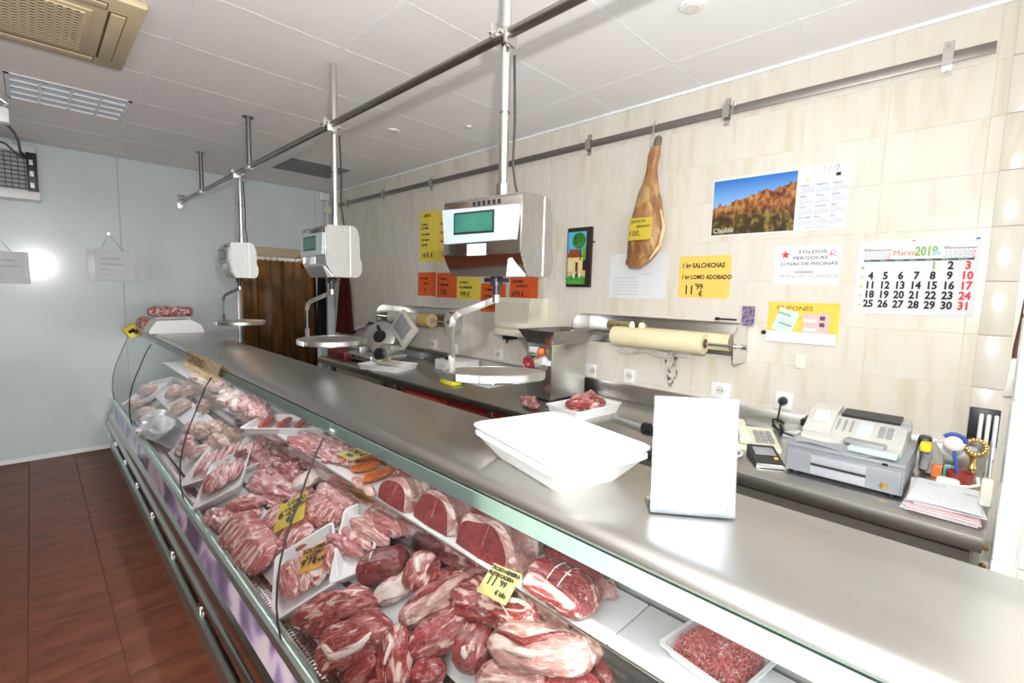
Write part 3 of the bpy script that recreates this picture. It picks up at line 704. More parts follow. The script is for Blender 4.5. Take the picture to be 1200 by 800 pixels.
for k, (a, b2, wd) in enumerate((((340, 512), (372, 530), 20), ((352, 506), (392, 528), 20), ((364, 522), (398, 541), 22), ((376, 512), (412, 536), 22), ((392, 536), (420, 546), 16))):
    steak(a, b2, wd, MPINK if k % 2 == 0 else MPORK, ['pink chop nearest the sausage tray on upper shelf', 'pale chop leaning behind the nearest pink chop, upper shelf', 'pink chop at the shelf edge in the stack of chops', 'pale chop topmost under the small yellow card', 'small pink chop end touching the marinated strips'][k], h=.004+.012*(k % 2), pl='S', kind='pork_chop')
for a, b2, wd, mt, lb in (((396, 541), (436, 534), 12, MORAN, 'marinated strip with beige end below the small yellow card'), ((412, 551), (444, 543), 14, MORAN, 'orange marinated strip, second of the three by the roast'), ((424, 564), (462, 549), 15, MORAN, 'brightest orange marinated strip, touching the first roast'),
                          ((416, 560), (424, 572), 12, MPORK, 'beige end of a pork strip at the shelf edge'), ((430, 570), (437, 580), 12, MCHICK, 'small beige lump beside the brightest orange strip'), ((432, 533), (452, 540), 12, MSAUS, 'dark red marinated strip behind the orange strips')):
    S(a, b2, wd, mt, lb, 'marinated_strip', amp=.12)
# roasts with a flat cut face toward the customer
def roast(p0, p1, depth_y, hh, label):
    A = onz(*p0, ZS+.002); B = onz(*p1, ZS+.002); y0 = (A.y+B.y)/2+.004; x0, x1 = A.x, B.x; wd = x1-x0
    t = thing('beef_roast', label, 'meat', ((x0+x1)/2, y0, ZS))
    n, m = 9, 22; mb = MB(); rows = []; seedc[0] += 1; off = Vector((seedc[0]*5.1, 0, 0))
    def prof(k, s, j):
        a = PI*k/(m-1); x = -math.cos(a)*wd/2; z = math.sin(a)**.7*hh
        d = 1+.12*noise.noise(Vector((x*14, j*.7, z*14))+off)
        return Vector(((x0+x1)/2 + x*s*d + .010*j*.2, y0 + j/(n-1)*depth_y + .02*math.sin(a)*(1 if j else 1), ZS + .003 + max(0, z*s*d)))
    for j in range(n):
        s = .93 if j == 0 else 1+.05*math.sin(j*1.3)-.02*j
        rows.append([prof(k, s, j) for k in range(m)])
    mb.sheet(rows); link('fat_cover', mb, MPALE, t)
    fc = MB(); c = [p + Vector((0, -.0015, 0)) for p in rows[0]]
    ctr = Vector(((x0+x1)/2, c[0].y, ZS+.004))
    rr = [[ctr + (p-ctr)*s + Vector((0, -.006*(1-s), 0)) for p in c] for s in (1, .75, .5, .25, .02)]
    fc.sheet(rr); link('cut_face', fc, MCUT, t)
    q = [ctr + (c[0 if False else m//2+dk]-ctr)*s for s, dk in ((1, 1), (.6, 1), (.2, 2))] + [Vector((ctr.x+.005, ctr.y-.007, ctr.z-hh*.25)), Vector((ctr.x+.002, ctr.y-.003, ZS+.006))]
    link('fat_seam', MB().tube([v+Vector((0, -.003, 0)) for v in q], .0014, 6), MPALE, t)
    return t
roast((440, 582), (474, 602), .15, .085, 'first beef roast from the orange strips, dark red cut face')
roast((480, 604), (526, 630), .15, .095, 'middle beef roast with pale fat cover on upper shelf')
roast((531, 634), (592, 674), .15, .10, 'largest beef roast with seamed red face, beside tied loin')
S((462, 553), (486, 562), 14, MRED2, 'red strip of beef behind the first roast', 'beef_strip', h=.05)
S((553, 596), (600, 620), 16, MRED, 'dark beef strip behind the largest roast', 'beef_strip', h=.055)
S((590, 640), (612, 668), 30, MPALE, 'pale fatty end piece between largest roast and tied loin', 'beef_piece', h=.0)
o, M, L, r = S((628, 672), (694, 708), 58, MRED2, 'rolled beef loin tied with white string on upper shelf', 'rolled_loin', tip0=.95, tip1=.85, amp=.07, ridges=5)
fat_strip(o, L, r, [(-.45, -.1), (0, -.15), (.42, -.1)], .0028, STRING, 'string')
for x in (-.3, -.1, .1, .3): fat_strip(o, L, r*1.02, [(x, -1.2), (x+.01, -.5), (x, .2), (x-.01, 1.1)], .002, STRING, 'string')
S((640, 645), (704, 680), 22, MRED, 'long dark beef strip behind the tied loin', 'beef_strip', h=.012)
S((704, 682), (718, 698), 24, MPALE, 'knobbly pale beef end beside the tied loin', 'beef_piece', amp=.2)
# minced meat in its tray
T = tray('S', ((772, 750), (824, 716), (914, 772), (862, 820)), 0, .03, 'white foam tray of minced meat on the upper shelf', rc=.012)
o, M, L, W = T
mb = MB(); g = []
for i in range(15):
    row = []
    for j in range(15):
        u, v = i/7-1, j/7-1; hgt = .052*(1-max(abs(u), abs(v))**3)*(1+.25*noise.noise(Vector((u*3, v*3, 1))))
        row.append((u*(L/2-.022), v*(W/2-.02), .008+max(0, hgt)))
    g.append(row)
mb.sheet(g)
for k in range(700):
    u, v = rnd.uniform(-.97, .97), rnd.uniform(-.97, .97); z = .008+.050*(1-max(abs(u), abs(v))**3)
    a = rnd.gauss(.4, .5); l = rnd.uniform(.012, .028); c = Vector((u*(L/2-.022), v*(W/2-.02), z))
    mb.tube([c+Vector((math.cos(a)*l*t, math.sin(a)*l*t, .003*(1-4*t*t)+rnd.uniform(-.002, .003))) for t in (-.5, 0, .5)], .0024, 5)
q = link('minced_meat', mb, MMINC, None, True); q.matrix_world = M @ Matrix.Translation((0, 0, .002)); q['kind'] = 'stuff'; tag(q, 'heap of coarse pink minced meat in a white foam tray', 'meat')

# price cards in the case
def card(pl, c4, h, mat, label, lines, ht=.0012, kind='price_card', ink=INK):
    M, L, W = tray_frame(pl, c4, h); t = thing(kind, label, 'price card', mat=M)
    rows = [[(-L/2+L*i/6, -W/2+W*j/3, .0016*math.sin(i*.9+j)) for j in range(4)] for i in range(7)]
    link('card', MB().sheet(rows, .0012), mat, t, world=False)
    for s, fx, fy, sz in lines:
        q = text(s, sz*W, t, M @ Vector((fx*L/2, fy*W/2, .0045)), ink, (M.to_3x3()).to_4x4(), sx=.9, bold=.0007)
    link('card_stick', MB().tube([(0, -W*.3, -.002), (0, -W*.35, -h*.55)], .0022, 6), WHITE, t, world=False)
    return t
card('D', ((558, 695), (592, 706), (613, 676), (579, 657)), .19, LYEL, 'pale yellow price card reading 11,99 stuck on the red joints', [('TROSO·HEMBRA', -.92, .62, .17), ('FILETES·CADERA', -.92, .28, .15), ("11", -.75, -.35, .42), ("'99", .05, -.2, .26), ('€ kilo', .1, -.75, .2)])
card('D', ((327, 621), (362, 603), (355, 579), (321, 596)), .07, YEL, 'yellow price card stuck on the racks of ribs', [('LOMO de', -.3, .5, .2), ('CERDO', .1, .1, .2), ("6'20", -.85, -.2, .36), ('€', -.2, -.75, .3)])
card('D', ((358, 668), (384, 658), (377, 636), (348, 650)), .07, AMB, 'orange price card standing in the tray of fatty pork', [('SOLOMILLO', -.95, .5, .24), ('o LOMO', -.6, .1, .2), ("9'75", -.9, -.55, .4), ('€ kilo', .1, -.6, .24)])
card('S', ((402, 533), (421, 541), (429, 530), (411, 523)), .07, LYEL, 'small yellow price card above the orange marinated strips', [("6'95 €", -.8, -.1, .4), ('kilo', -.2, -.7, .3)])

# ------------------------------------------------------------------ overhead pipe and hanging scales
PY, PZ = 1.085, 2.345
pipe = thing('overhead_pipe_rail', 'long horizontal steel pipe under the ceiling carrying the hanging scales', 'pipe rail', (-3, PY, PZ))
link('pipe', MB().tube([(FARX, PY, PZ), (1.2, PY, PZ)], .0158, 16), RAILST, pipe)
link('end_flange', MB().box((FARX+.006, PY, PZ), (.012, .06, .13), .003).lathe((FARX+.012, PY, PZ), [(.028, 0), (.028, .02), (.02, .03)], 16, (1, 0, 0)), STEEL, pipe)
for x in (-3.62, -4.895):
    o = link('dropper', MB().tube([(x, PY, PZ), (x, PY, CZ)], .016, 12).lathe((x, PY, CZ-.006), [(.036, 0), (.036, .006)], 16), RAILST, pipe)
    link('tee_fitting', MB().tube([(x-.035, PY, PZ), (x+.035, PY, PZ)], .022, 12), STEEL, o)
def make_scale(x, label, deg, ptop, tip=0):
    t = thing('hanging_scale', label, 'hanging scale', (x, PY, 1.6), math.radians(deg), 'hanging scales on the overhead pipe')
    M = t.matrix_basis
    def P(mb): bmesh.ops.transform(mb.bm, matrix=M, verts=mb.bm.verts[:]); return mb
    po = link('pole', P(MB().tube([(0, .022, .25), (0, .022, ptop-1.6)], .0155, 14)), POL, t)
    link('pole_collar', P(MB().tube([(0, .022, .25), (0, .022, .30)], .022, 14)), POL, po)
    link('pole_joint', P(MB().tube([(0, .022, .52), (0, .022, .526)], .0172, 14)), DARKST, po)
    cl = link('clamp', P(MB().box((0, .012, .745), (.05, .07, .022), .004).box((-.028, .0, .765), (.014, .05, .05), .004).box((.03, .0, .735), (.014, .05, .05), .004)), STEEL, t)
    link('bolt', P(MB().lathe((-.02, -.03, .752), [(.007, 0), (.007, .012)], 8, (0, -1, 0))), POL, cl); link('bolt', P(MB().lathe((.02, -.03, .742), [(.007, 0), (.007, .012)], 8, (0, -1, 0))), POL, cl)
    w2 = .16
    pr = [(-.085, .235), (-.078, .243), (.045, .25), (.066, .235), (.078, .19), (.080, .10), (.090, .07), (.088, .03), (.078, .008), (.06, 0), (-.045, .0), (-.075, .045), (-.085, .065)]
    ho = link('housing', P(MB().prism(pr, -w2, w2)), HOUS, t)
    link('front_panel', P(MB().box((0, -.087, .15), (w2*2-.006, .004, .166), .001)), MIRROR, t)
    link('lower_front', P(MB().prism([(-.0868, .064), (-.0768, .0435), (-.0468, -.0015), (-.043, .001), (-.074, .046), (-.083, .066)], -w2+.002, w2-.002)), MIRROR, t)
    link('side_seam', P(MB().b(w2-.001, w2+.002, .03, .034, .004, .246)), STEEL, ho)
    v = MB()
    for k in range(6): v.b(-.03+k*.02, -.02+k*.02, -.091, -.088, .215, .228)
    link('vent_slots', P(v), BLACK, t)['kind'] = 'stuff'
    bz = link('display_bezel', P(MB().prism([(-.153, .21), (.153, .205), (.142, .105), (-.142, .10)], -.102, -.088, 'y')), plain('pale_bezel', (.36, .43, .45), .35, var=.02), t)
    def lcd():
        m, nt, b = newmat('green_lcd'); L = nt.links; tc = N(nt, 'ShaderNodeTexCoord'); nz = N(nt, 'ShaderNodeTexNoise'); nz.inputs['Scale'].default_value = 12; L.new(tc.outputs['Object'], nz.inputs['Vector'])
        L.new(ramp(nt, [(.3, (.02, .11, .085)), (.7, (.04, .16, .125))], nz.outputs['Fac']).outputs[0], b.inputs['Base Color']); b.inputs['Roughness'].default_value = .25; return m
    link('display_frame', P(MB().b(-.098, .068, -.105, -.100, .128, .196, .001)), BLACK, bz)
    link('display_screen', P(MB().b(-.092, .062, -.1065, -.1045, .134, .190)), lcd(), bz)
    link('white_label', P(MB().b(-.052, .026, -.0905, -.0885, .062, .098, .0005)), WHITE, t)
    tri = MB().prism([(-.036, -.026), (.036, -.026), (.005, .034), (-.005, .034)], -.0015, .0015, 'y'); R = Matrix.Rotation(math.atan2(.03, .045), 4, 'X')
    bmesh.ops.transform(tri.bm, matrix=Matrix.Translation((.115, -.0645, .0215)) @ R, verts=tri.bm.verts[:])
    link('triangular_sticker', P(tri), WHITE, t)
    link('cable', P(MB().tube([(.02, .04, .70), (.024, .046, .5), (.022, .044, .36), (.03, .05, .30), (.045, .05, .252)], .004, 6)), BLACK, t)
    hb = link('hanger_hub', P(MB().tube([(0, .0, .0), (0, 0, -.03)], .02, 12).box((0, 0, -.012), (.085, .03, .014), .003).tube([(0, 0, -.03), (0, 0, -.065)], .012, 12)), BLACK, t)
    link('hub_cap', P(MB().tube([(0, 0, -.06), (0, 0, -.085)], .013, 12)), POL, hb)
    arm = [(0, 0, -.075), (-.03, -.02, -.09), (-.10, -.07, -.125), (-.115, -.08, -.14), (-.12, -.085, -.17), (-.118, -.085, -.27), (-.116, -.083, -.335)]
    am = MB(); prev = None
    for a, b2 in zip(arm, arm[1:]):
        a, b2 = Vector(a), Vector(b2); d = b2-a; q = d.to_track_quat('X', 'Y').to_matrix()
        am.box((a+b2)/2, (d.length+.006, .022, .005), .001, q)
    link('hanger_arm', P(am), ARMST, t)
    def tilted(mb):    # the dish of the nearest scale hangs a little askew
        bmesh.ops.transform(mb.bm, matrix=Matrix.Translation((0, 0, -.33)) @ Matrix.Rotation(math.radians(tip), 4, Vector((.68, .73, 0))) @ Matrix.Diagonal((.965, .965, 1, 1)) @ Matrix.Translation((0, 0, .33)), verts=mb.bm.verts[:]); return mb
    pan = link('pan', P(tilted(MB().lathe((0, .0, -.345), [(.05, .0), (.150, .0), (.172, .004), (.176, .03), (.172, .032), (.166, .010), (.145, .006), (.01, .006)], 40))), POL, t)
    link('pan_rim_band', P(tilted(MB().lathe((0, .0, -.341), [(.1745, .002), (.1775, .004), (.1785, .024), (.175, .027)], 40))), STEEL, pan)
    link('pan_label', P(tilted(MB().box((.03, -.1755, -.327), (.09, .006, .022), .001))), WHITE, pan)
    return t
make_scale(-1.155, 'largest steel hanging scale, nearest, with green display facing the shop', 8, CZ, -4.5)
make_scale(-2.385, 'middle steel hanging scale, its dish in front of the meat slicer', -3, 2.64)
make_scale(-3.92, 'farthest steel hanging scale, in front of the strip curtain door', -3, PZ+.02)

# ------------------------------------------------------------------ things on the steel countertop
# big white tray
cs = [onz(558, 498, ZT+.075), onz(660, 487, ZT+.075), onz(757, 530, ZT+.075), onz(650, 560, ZT+.075)]
M, L, W = tray_frame('T', ((553, 491), (660, 484), (757, 521), (652, 560)), .075)
bt = Matrix.Translation((M.translation.x, M.translation.y, ZT)) @ M.to_3x3().to_4x4()
t = thing('meat_tray', 'large white plastic tray with covered flat top on the steel countertop', 'tray', mat=bt)
link('tray_body', tray_bm(L*.97, W*.97, .062, ins=.045, rc=.03), WHITE, t, world=False)
lid = MB(); q = tray_bm(L, W, .016, ins=.004, lip=.02, rc=.035); 
bmesh.ops.translate(q.bm, vec=(0, 0, .060), verts=q.bm.verts[:]); link('lid_rim', q, WHITE, t, world=False)
link('lid_sheet', MB().box((0, 0, .071), (L-.03, W-.03, .006), .002), FOAM, t, world=False)
# acrylic sign holder
a0 = onz(762, 600, ZT+.002); a1 = onz(861, 608, ZT+.002); dv = (a1-a0); ang = math.atan2(dv.y, dv.x); wsg = dv.length; cM = Matrix.Translation((a0+a1)/2) @ Matrix.Rotation(ang, 4, 'Z')
t = thing('sign_holder', 'clear acrylic menu holder with white sheet standing on steel countertop', 'sign holder', mat=cM)
tilt = Matrix.Rotation(math.radians(-6), 3, 'X')
link('acrylic_front', MB().box((0, .012, .108), (wsg, .002, .216), 0, tilt), CLEAR, t, world=False)
link('acrylic_back', MB().box((0, .017, .107), (wsg, .002, .212), 0, tilt), CLEAR, t, world=False)
link('acrylic_foot', MB().b(-wsg/2, wsg/2, .0, .07, .0, .002), CLEAR, t, world=False)
sh = link('paper_sheet', MB().box((-.006, .0145, .104), (wsg-.018, .0012, .196), 0, tilt @ Matrix.Rotation(math.radians(1.5), 3, 'Y')), PAPER, t, world=False)
FAINT = plain('faint_print', (.38, .42, .42), .8); FAINTG = plain('faint_green_print', (.30, .48, .40), .8)
Rs = Matrix.Rotation(ang, 4, 'Z') @ tilt.to_4x4() @ Matrix.Rotation(PI/2, 4, 'X')
text('lEllillil i', .022, t, cM @ Vector((-.055, .0085, .072)), FAINT, Rs); text('lilEllEilFali', .02, t, cM @ Vector((-.055, .006, .050)), FAINTG, Rs); text('I', .014, t, cM @ Vector((.037, .009, .118)), FAINT, Rs)
# far end: box, sausage rolls, yellow tag
p = onz(168, 388, ZT); p2 = onz(233, 387, ZT)
mb = MB().prism([(p.y, ZT), (p.y-.0, ZT+.03), (p.y+.05, ZT+.10), (p2.y-.09, ZT+.105), (p2.y-.02, ZT+.06), (p2.y, ZT)], -4.87, -4.60)
solo('foam_box', mb, FOAM, 'white foam tray stack at the far end of the steel countertop', 'tray')
def twist_roll(a, b2, r, label):
    M = Matrix.Translation(a); d = Vector(b2)-Vector(a); L = d.length; mb = MB(); rings = []; n, m = 60, 16; q = d.to_track_quat('X', 'Z').to_matrix()
    for i in range(n+1):
        s = i/n; e = (1-(2*s-1)**8)**.5
        rings.append([mb.bm.verts.new(Vector(a) + q @ Vector((s*L, math.cos(k*2*PI/m)*r*e*(1+.10*math.sin(k*2*PI/m*2+s*26)), math.sin(k*2*PI/m)*r*e*(1+.10*math.sin(k*2*PI/m*2+s*26))))) for k in range(m)])
    for A, B in zip(rings, rings[1:]):
        for k in range(m): mb.bm.faces.new((A[k], A[(k+1) % m], B[(k+1) % m], B[k]))
    mb.bm.faces.new(rings[0][::-1]); mb.bm.faces.new(rings[-1]); t = solo('cured_sausage_roll', mb, meatmat('cured_sausage', (.30, .05, .04), (.48, .14, .11), (.82, .66, .60), .52, .58, 22, (1, 1, 1)), label, 'meat', 'cured rolls at the far end of the counter')
    return t
twist_roll((-5.28, .68, ZT+.05), (-5.02, .66, ZT+.05), .05, 'netted cured meat roll lying lower, beside the white foam tray stack')
twist_roll((-5.22, .70, ZT+.145), (-5.20, 1.05, ZT+.145), .045, 'netted cured meat roll on top of the far stack')
solo('foam_box', MB().b(-5.30, -5.08, .74, 1.0, ZT, ZT+.10, .01), FOAM, 'white foam block under the upper netted meat roll', 'tray')
tg = thing('price_tag', 'small yellow tag hanging at the far corner of the countertop', 'price card', (-5.55, .625, 1.10))
link('card', MB().box((-5.55, .63, 1.105), (.08, .10, .10), .004, Matrix.Rotation(.6, 3, 'X')), YEL, tg); link('card_mark', MB().box((-5.507, .625, 1.105), (.002, .05, .03), 0, Matrix.Rotation(.6, 3, 'X')), INK, tg)
# tan card stuck on the counter edge
A = onz(225, 410, 1.15); B = onz(263, 428, 1.15)
t = thing('tan_card', 'torn tan card with dark writing taped to the countertop edge', 'card', ((A.x+B.x)/2, .652, 1.10))
rows = []
for i in range(9):
    x = A.x+(B.x-A.x)*i/8; rows.append([(x, .648+.004*math.sin(i*2.1)-.020*j*.5, 1.152-.032*j+.005*math.sin(i*1.7)) for j in range(4)])
link('card', MB().sheet(rows, .002), TAN, t)
text('CORDERO', .07, t, Vector((A.x+.05, .630, 1.095)), plain('brown_ink', (.16, .10, .05), .8), sx=1.2)

# ------------------------------------------------------------------ rail on the back wall, ham
rail = thing('wall_rail', 'long flat steel meat rail along the tiled wall with clamp brackets', 'rail', (-2.7, WY, 2.505))
link('bar', MB().b(-5.45, -.064, WY-.022, WY-.014, 2.484, 2.524, .001), RAILST, rail)
for px, py in ((1110, 72), (850, 132), (688, 170), (503, 216), (447, 229), (405, 239)):
    x = ony(px, py, WY-.03).x
    o = link('bracket', MB().b(x-.016, x+.016, WY-.004, WY, 2.44, 2.572).b(x-.016, x+.016, WY-.030, WY-.022, 2.475, 2.535).b(x-.016, x+.016, WY-.030, WY, 2.532, 2.538).b(x-.016, x+.016, WY-.030, WY, 2.472, 2.478), STEEL, rail, False)
    link('screw', MB().lathe((x, WY-.004, 2.556), [(.006, 0), (.004, .003)], 8, (0, -1, 0)).lathe((x, WY-.004, 2.456), [(.006, 0), (.004, .003)], 8, (0, -1, 0)), POL, o)
x = ony(858, 150, WY-.03).x
solo('meat_hook', MB().tube([(x+.005, WY-.02, 2.52), (x+.005, WY-.03, 2.54), (x+.005, WY-.045, 2.535), (x, WY-.048, 2.47), (x-.004, WY-.048, 2.44), (x-.012, WY-.05, 2.425), (x-.026, WY-.06, 2.424), (x-.03, WY-.065, 2.435)], .0028, 8), STEEL, 'empty thin S-shaped meat hook on the wall rail', 'hook')
hx = ony(766, 155, WY-.05).x
solo('meat_hook', MB().tube([(hx, WY-.02, 2.52), (hx, WY-.03, 2.542), (hx, WY-.046, 2.535), (hx-.006, WY-.05, 2.45), (hx-.012, WY-.055, 2.37), (hx-.002, WY-.075, 2.345), (hx+.02, WY-.08, 2.355)], .0035, 8), STEEL, 'steel hook holding the cured ham by its shank', 'hook')
HAM = meatmat('ham_skin', (.20, .075, .025), (.44, .22, .075), (.52, .32, .13), .50, .64, 9, (1, 1, .5), .4, fil=.25)
HOOF = plain('ham_hoof', (.16, .13, .08), .6)
ht = thing('cured_ham', 'whole cured ham leg hanging from the wall rail, hoof up', 'ham', (-1.40, WY-.10, 1.74))
YH = WY-.10
def hp(px, py): return ony(px, py, YH)
sec = [(769, 172, 12), (767, 182, 15), (765, 192, 13), (763.5, 202, 14), (762, 214, 19), (760, 226, 25), (760, 238, 32), (759, 250, 38), (758, 262, 42), (757, 274, 44), (755, 286, 43), (752, 298, 37), (748, 307, 28), (744, 314, 15)]
mb = MB(); rings = []; m = 24
for i, (px, py, wd) in enumerate(sec):
    c = hp(px, py); r = wd/2*depth(c)/FPX; fl = .75 if i < 5 else .62
    ring = []
    for k in range(m):
        a = 2*PI*k/m; d = 1+.07*noise.fractal(Vector((math.cos(a)*1.5, math.sin(a)*1.5, i*.45)), 1, 2, 3)
        ring.append(mb.bm.verts.new((c.x+math.cos(a)*r*d, min(WY-.004, YH+math.sin(a)*min(r*fl, .09)*d), c.z)))
    rings.append(ring)
for A, B in zip(rings, rings[1:]):
    for k in range(m): mb.bm.faces.new((A[k], A[(k+1) % m], B[(k+1) % m], B[k]))
mb.bm.faces.new(rings[0][::-1]); mb.bm.faces.new(rings[-1])
link('leg', mb, HAM, ht)
c = hp(771.5, 163); link('hoof', MB().tube([hp(769, 174), hp(770.5, 168), hp(772, 162), hp(773.5, 159)], [.020, .022, .020, .010], 12), HOOF, ht)
link('string', MB().tube([hp(765, 190)+Vector((.024*math.cos(a), .020*math.sin(a), .004*math.sin(3*a))) for a in [2*PI*k/16 for k in range(16)]], .0022, 6, closed=True), BROWN, ht)
c = hp(748, 309); link('red_net_knot', MB().ball(hp(735, 306)+Vector((.006, .02, 0)), .024, (1.1, .8, 1.1)), REDINK, ht)
link('fat_edge', MB().tube([hp(776, 246)+Vector((0, -.02, 0)), hp(780, 266)+Vector((0, -.02, 0)), hp(776, 288)+Vector((-.002, -.025, 0)), hp(765, 304)+Vector((-.004, -.03, 0))], [.004, .010, .011, .004], 8), plain('ham_fat', (.74, .56, .32), .5, var=.15), ht)
cp = [ony(738, 256, YH-.135), ony(765, 254, YH-.135), ony(763, 280, YH-.135), ony(736, 282, YH-.135)]
tc_ = thing('price_card', 'yellow price card reading 100 pinned on the hanging ham', 'price card', cp[3])
link('card', MB().sheet([[cp[0], (cp[0]+cp[1])/2+Vector((0, -.004, 0)), cp[1]], [cp[3], (cp[3]+cp[2])/2+Vector((0, -.004, 0)), cp[2]]], .0012), YEL, tc_)
for s, dx, dzz, sz in (('JAMON', .02, .092, .026), ('SERRANO', .05, .066, .019), ("100,", .006, .022, .042)): text(s, sz, tc_, cp[3]+Vector((dx, -.006, dzz)), INK)

# ------------------------------------------------------------------ posters, calendars and cards on the back wall
def sheet(name, px, label, cat, mat, group=None, z=.0012, off=.0):
    """flat sheet stuck on the wall between four spots; returns thing, corner lower-left, width, height"""
    P = [ony(x, y, WY-off) for x, y in px]; xs0 = (P[0].x+P[3].x)/2; xs1 = (P[1].x+P[2].x)/2; z1 = (P[0].z+P[1].z)/2; z0 = (P[2].z+P[3].z)/2
    t = thing(name, label, cat, ((xs0+xs1)/2, WY-off, z0), 0, group)
    link('sheet', MB().b(xs0, xs1, WY-off-z, WY-off, z0, z1), mat, t, False)
    return t, Vector((xs0, WY-off-z-.0004, z0)), xs1-xs0, z1-z0
def lines(S_, L_, ink=INK):
    t, o, w_, h_ = S_
    for s, fx, fz, sz, *k in L_: text(s, sz*h_*(1.12 if not k else 1), t, o+Vector((fx*w_, 0, fz*h_)), k[0] if k else ink, sx=k[1] if len(k) > 1 else .84, bold=.0011 if not k else 0)
pg = 'handwritten offer posters on the tiled wall'
q = sheet('offer_poster', ((492, 248), (514, 246), (514, 306), (492, 307)), 'tall yellow handwritten offer poster behind the nearest scale', 'poster', YEL, pg)
lines(q, [('OFERTA', .2, .88, .075), ('1  Pollo de', .06, .72, .06), ('1/2 kg Magra', .06, .65, .055), ('1  kg Longaniza', .06, .53, .052), ('1/2 kg Panceta', .06, .42, .052), ('1  Morcilla', .06, .32, .055), ('14,95 €', .12, .08, .13)])
q = sheet('offer_poster', ((514, 246), (536, 245), (536, 306), (514, 306)), 'tall orange handwritten offer poster partly hidden by nearest scale', 'poster', AMB, pg)
lines(q, [('OF', .25, .88, .09), ('1 kg', .08, .72, .065), ('1 kg', .08, .55, .065), ('1 kg', .08, .38, .065), ('14', .2, .1, .13)])
q = sheet('offer_poster', ((490, 319), (511, 319), (511, 347), (490, 346)), 'leftmost orange-red offer poster above the left roll dispenser', 'poster', ORG, pg)
lines(q, [('1 kg Costillas', .1, .7, .12), ('POLLO', .3, .48, .14), ('7', .35, .12, .28)])
q = sheet('offer_poster', ((512, 319), (536, 320), (535, 349), (512, 348)), 'orange-red offer poster between another red one and yellow one', 'poster', ORG, pg)
lines(q, [('1 kg Lomo', .12, .72, .12), ('1 kg Filetes Pollo', .08, .48, .11), ("7'50", .2, .12, .26)])
q = sheet('offer_poster', ((536, 325), (563, 325), (563, 351), (535, 350)), 'small yellow offer poster reading 9 euros, among red posters', 'poster', YEL, pg)
lines(q, [('1 kg POLLO', .1, .72, .14), ('1 kg LONGANIZA', .1, .5, .13), ("9'99 €", .15, .12, .28)])
q = sheet('offer_poster', ((564, 331), (593, 333), (592, 366), (563, 365)), 'lowest orange-red offer poster behind the scale arm', 'poster', ORG, pg)
lines(q, [('1 kg Magra', .12, .74, .12), ('1 kg Panceta', .12, .52, .12), ("5'95 €", .2, .1, .24)])
q = sheet('offer_poster', ((598, 325), (631, 325), (630, 350), (597, 350)), 'rightmost orange-red offer poster above the towel dispenser, reading 6 euros', 'poster', ORG, pg)
lines(q, [('1 kg HUESOS', .08, .76, .14), ('de PALETO', .25, .54, .16), ("6'99 €", .1, .1, .32)])
q = sheet('offer_poster', ((797, 300), (858, 299), (854, 349), (794, 349)), 'amber poster offering salchichas and lomo for 11,99 euros', 'poster', AMB, pg)
lines(q, [('1 kg SALCHICHAS', .06, .72, .14), ('1 kg LOMO ADOBADO', .06, .45, .125), ("11", .12, .08, .28), ("'99", .34, .2, .18), ('€', .42, .04, .16)])
q = sheet('printed_notice', ((715, 299), (783, 294), (780, 350), (714, 349)), 'white printed notice behind the hanging ham', 'notice', PAPER)
lines(q, [('Documentación de la empresa', .08, .44, .055, GREYINK)] + [('la carta de este producto es fresca del día', .08, .36-.07*k, .046, GREYINK) for k in range(5)] + [('PRODUCTOS', .6, .52, .04, GREYINK)])
# awning advert
q = sheet('advert_sheet', ((909, 289), (986, 286), (983, 333), (906, 334)), 'white advert for toldos and pergolas with red star', 'advert', PAPER)
t, o, w_, h_ = q
st5 = MB().prism([(o.x+w_*.17+math.sin(k*PI/5)*(.022 if k % 2 == 0 else .009), o.z+h_*.78+math.cos(k*PI/5)*(.022 if k % 2 == 0 else .009)) for k in range(10)], o.y-.0005, o.y+.0003, 'y')
link('red_star', st5, REDINK, t, False)
lines(q, [('TOLDOS', .36, .80, .11, INK, 1.5), ('PERGOLAS', .29, .65, .11, INK, 1.5), ('LUNAS DE PISCINAS', .10, .50, .11, INK, 1.3), ('tel.', .38, .38, .05, GREYINK), ('FRANCISCO ARQUE', .08, .18, .12, GREYINK, 1.25), ('✶', .84, .72, .12, REDINK)])
link('grey_label', MB().b(o.x+w_*.34, o.x+w_*.62, o.y-.0004, o.y+.0002, o.z+h_*.30, o.z+h_*.35), GREYINK, t, False)
link('pink_motif', MB().tube([(o.x+w_*.84, o.y, o.z+h_*.75), (o.x+w_*.88, o.y, o.z+h_*.88), (o.x+w_*.92, o.y, o.z+h_*.86), (o.x+w_*.9, o.y, o.z+h_*.74), (o.x+w_*.95, o.y, o.z+h_*.72)], .0022, 5), plain('pink_ink', (.85, .3, .5), .8), t, False)
# coupon pocket
q = sheet('coupon_pocket', ((902, 354), (985, 355), (981, 405), (897, 398)), 'orange CUPONES pocket with leaflets and white lower flap', 'poster', plain('bright_amber_card', (.92, .62, .10), .8), z=.002)
t, o, w_, h_ = q
lines(q, [('CUPONES', .12, .80, .16, plain('brown_red_ink', (.20, .06, .02), .8), 1.15)])
link('white_flap', MB().b(o.x, o.x+w_*.99, o.y-.008, o.y-.001, o.z-.004, o.z+h_*.26, .001), PAPER, t, False)
c1 = link('blue_leaflet', MB().box((o.x+w_*.27, o.y-.003, o.z+h_*.52), (w_*.30, .001, h_*.58), 0, Matrix.Rotation(math.radians(18), 3, 'Y')), plain('pale_blue_leaflet', (.62, .75, .92), .6, var=.12, scale=60), t, False)
for k in range(2): link('leaflet_stripe', MB().box((o.x+w_*(.25+.02*k), o.y-.004, o.z+h_*(.70-.26*k)), (w_*.2, .001, h_*.04), 0, Matrix.Rotation(math.radians(18), 3, 'Y')), GREENINK, c1, False)
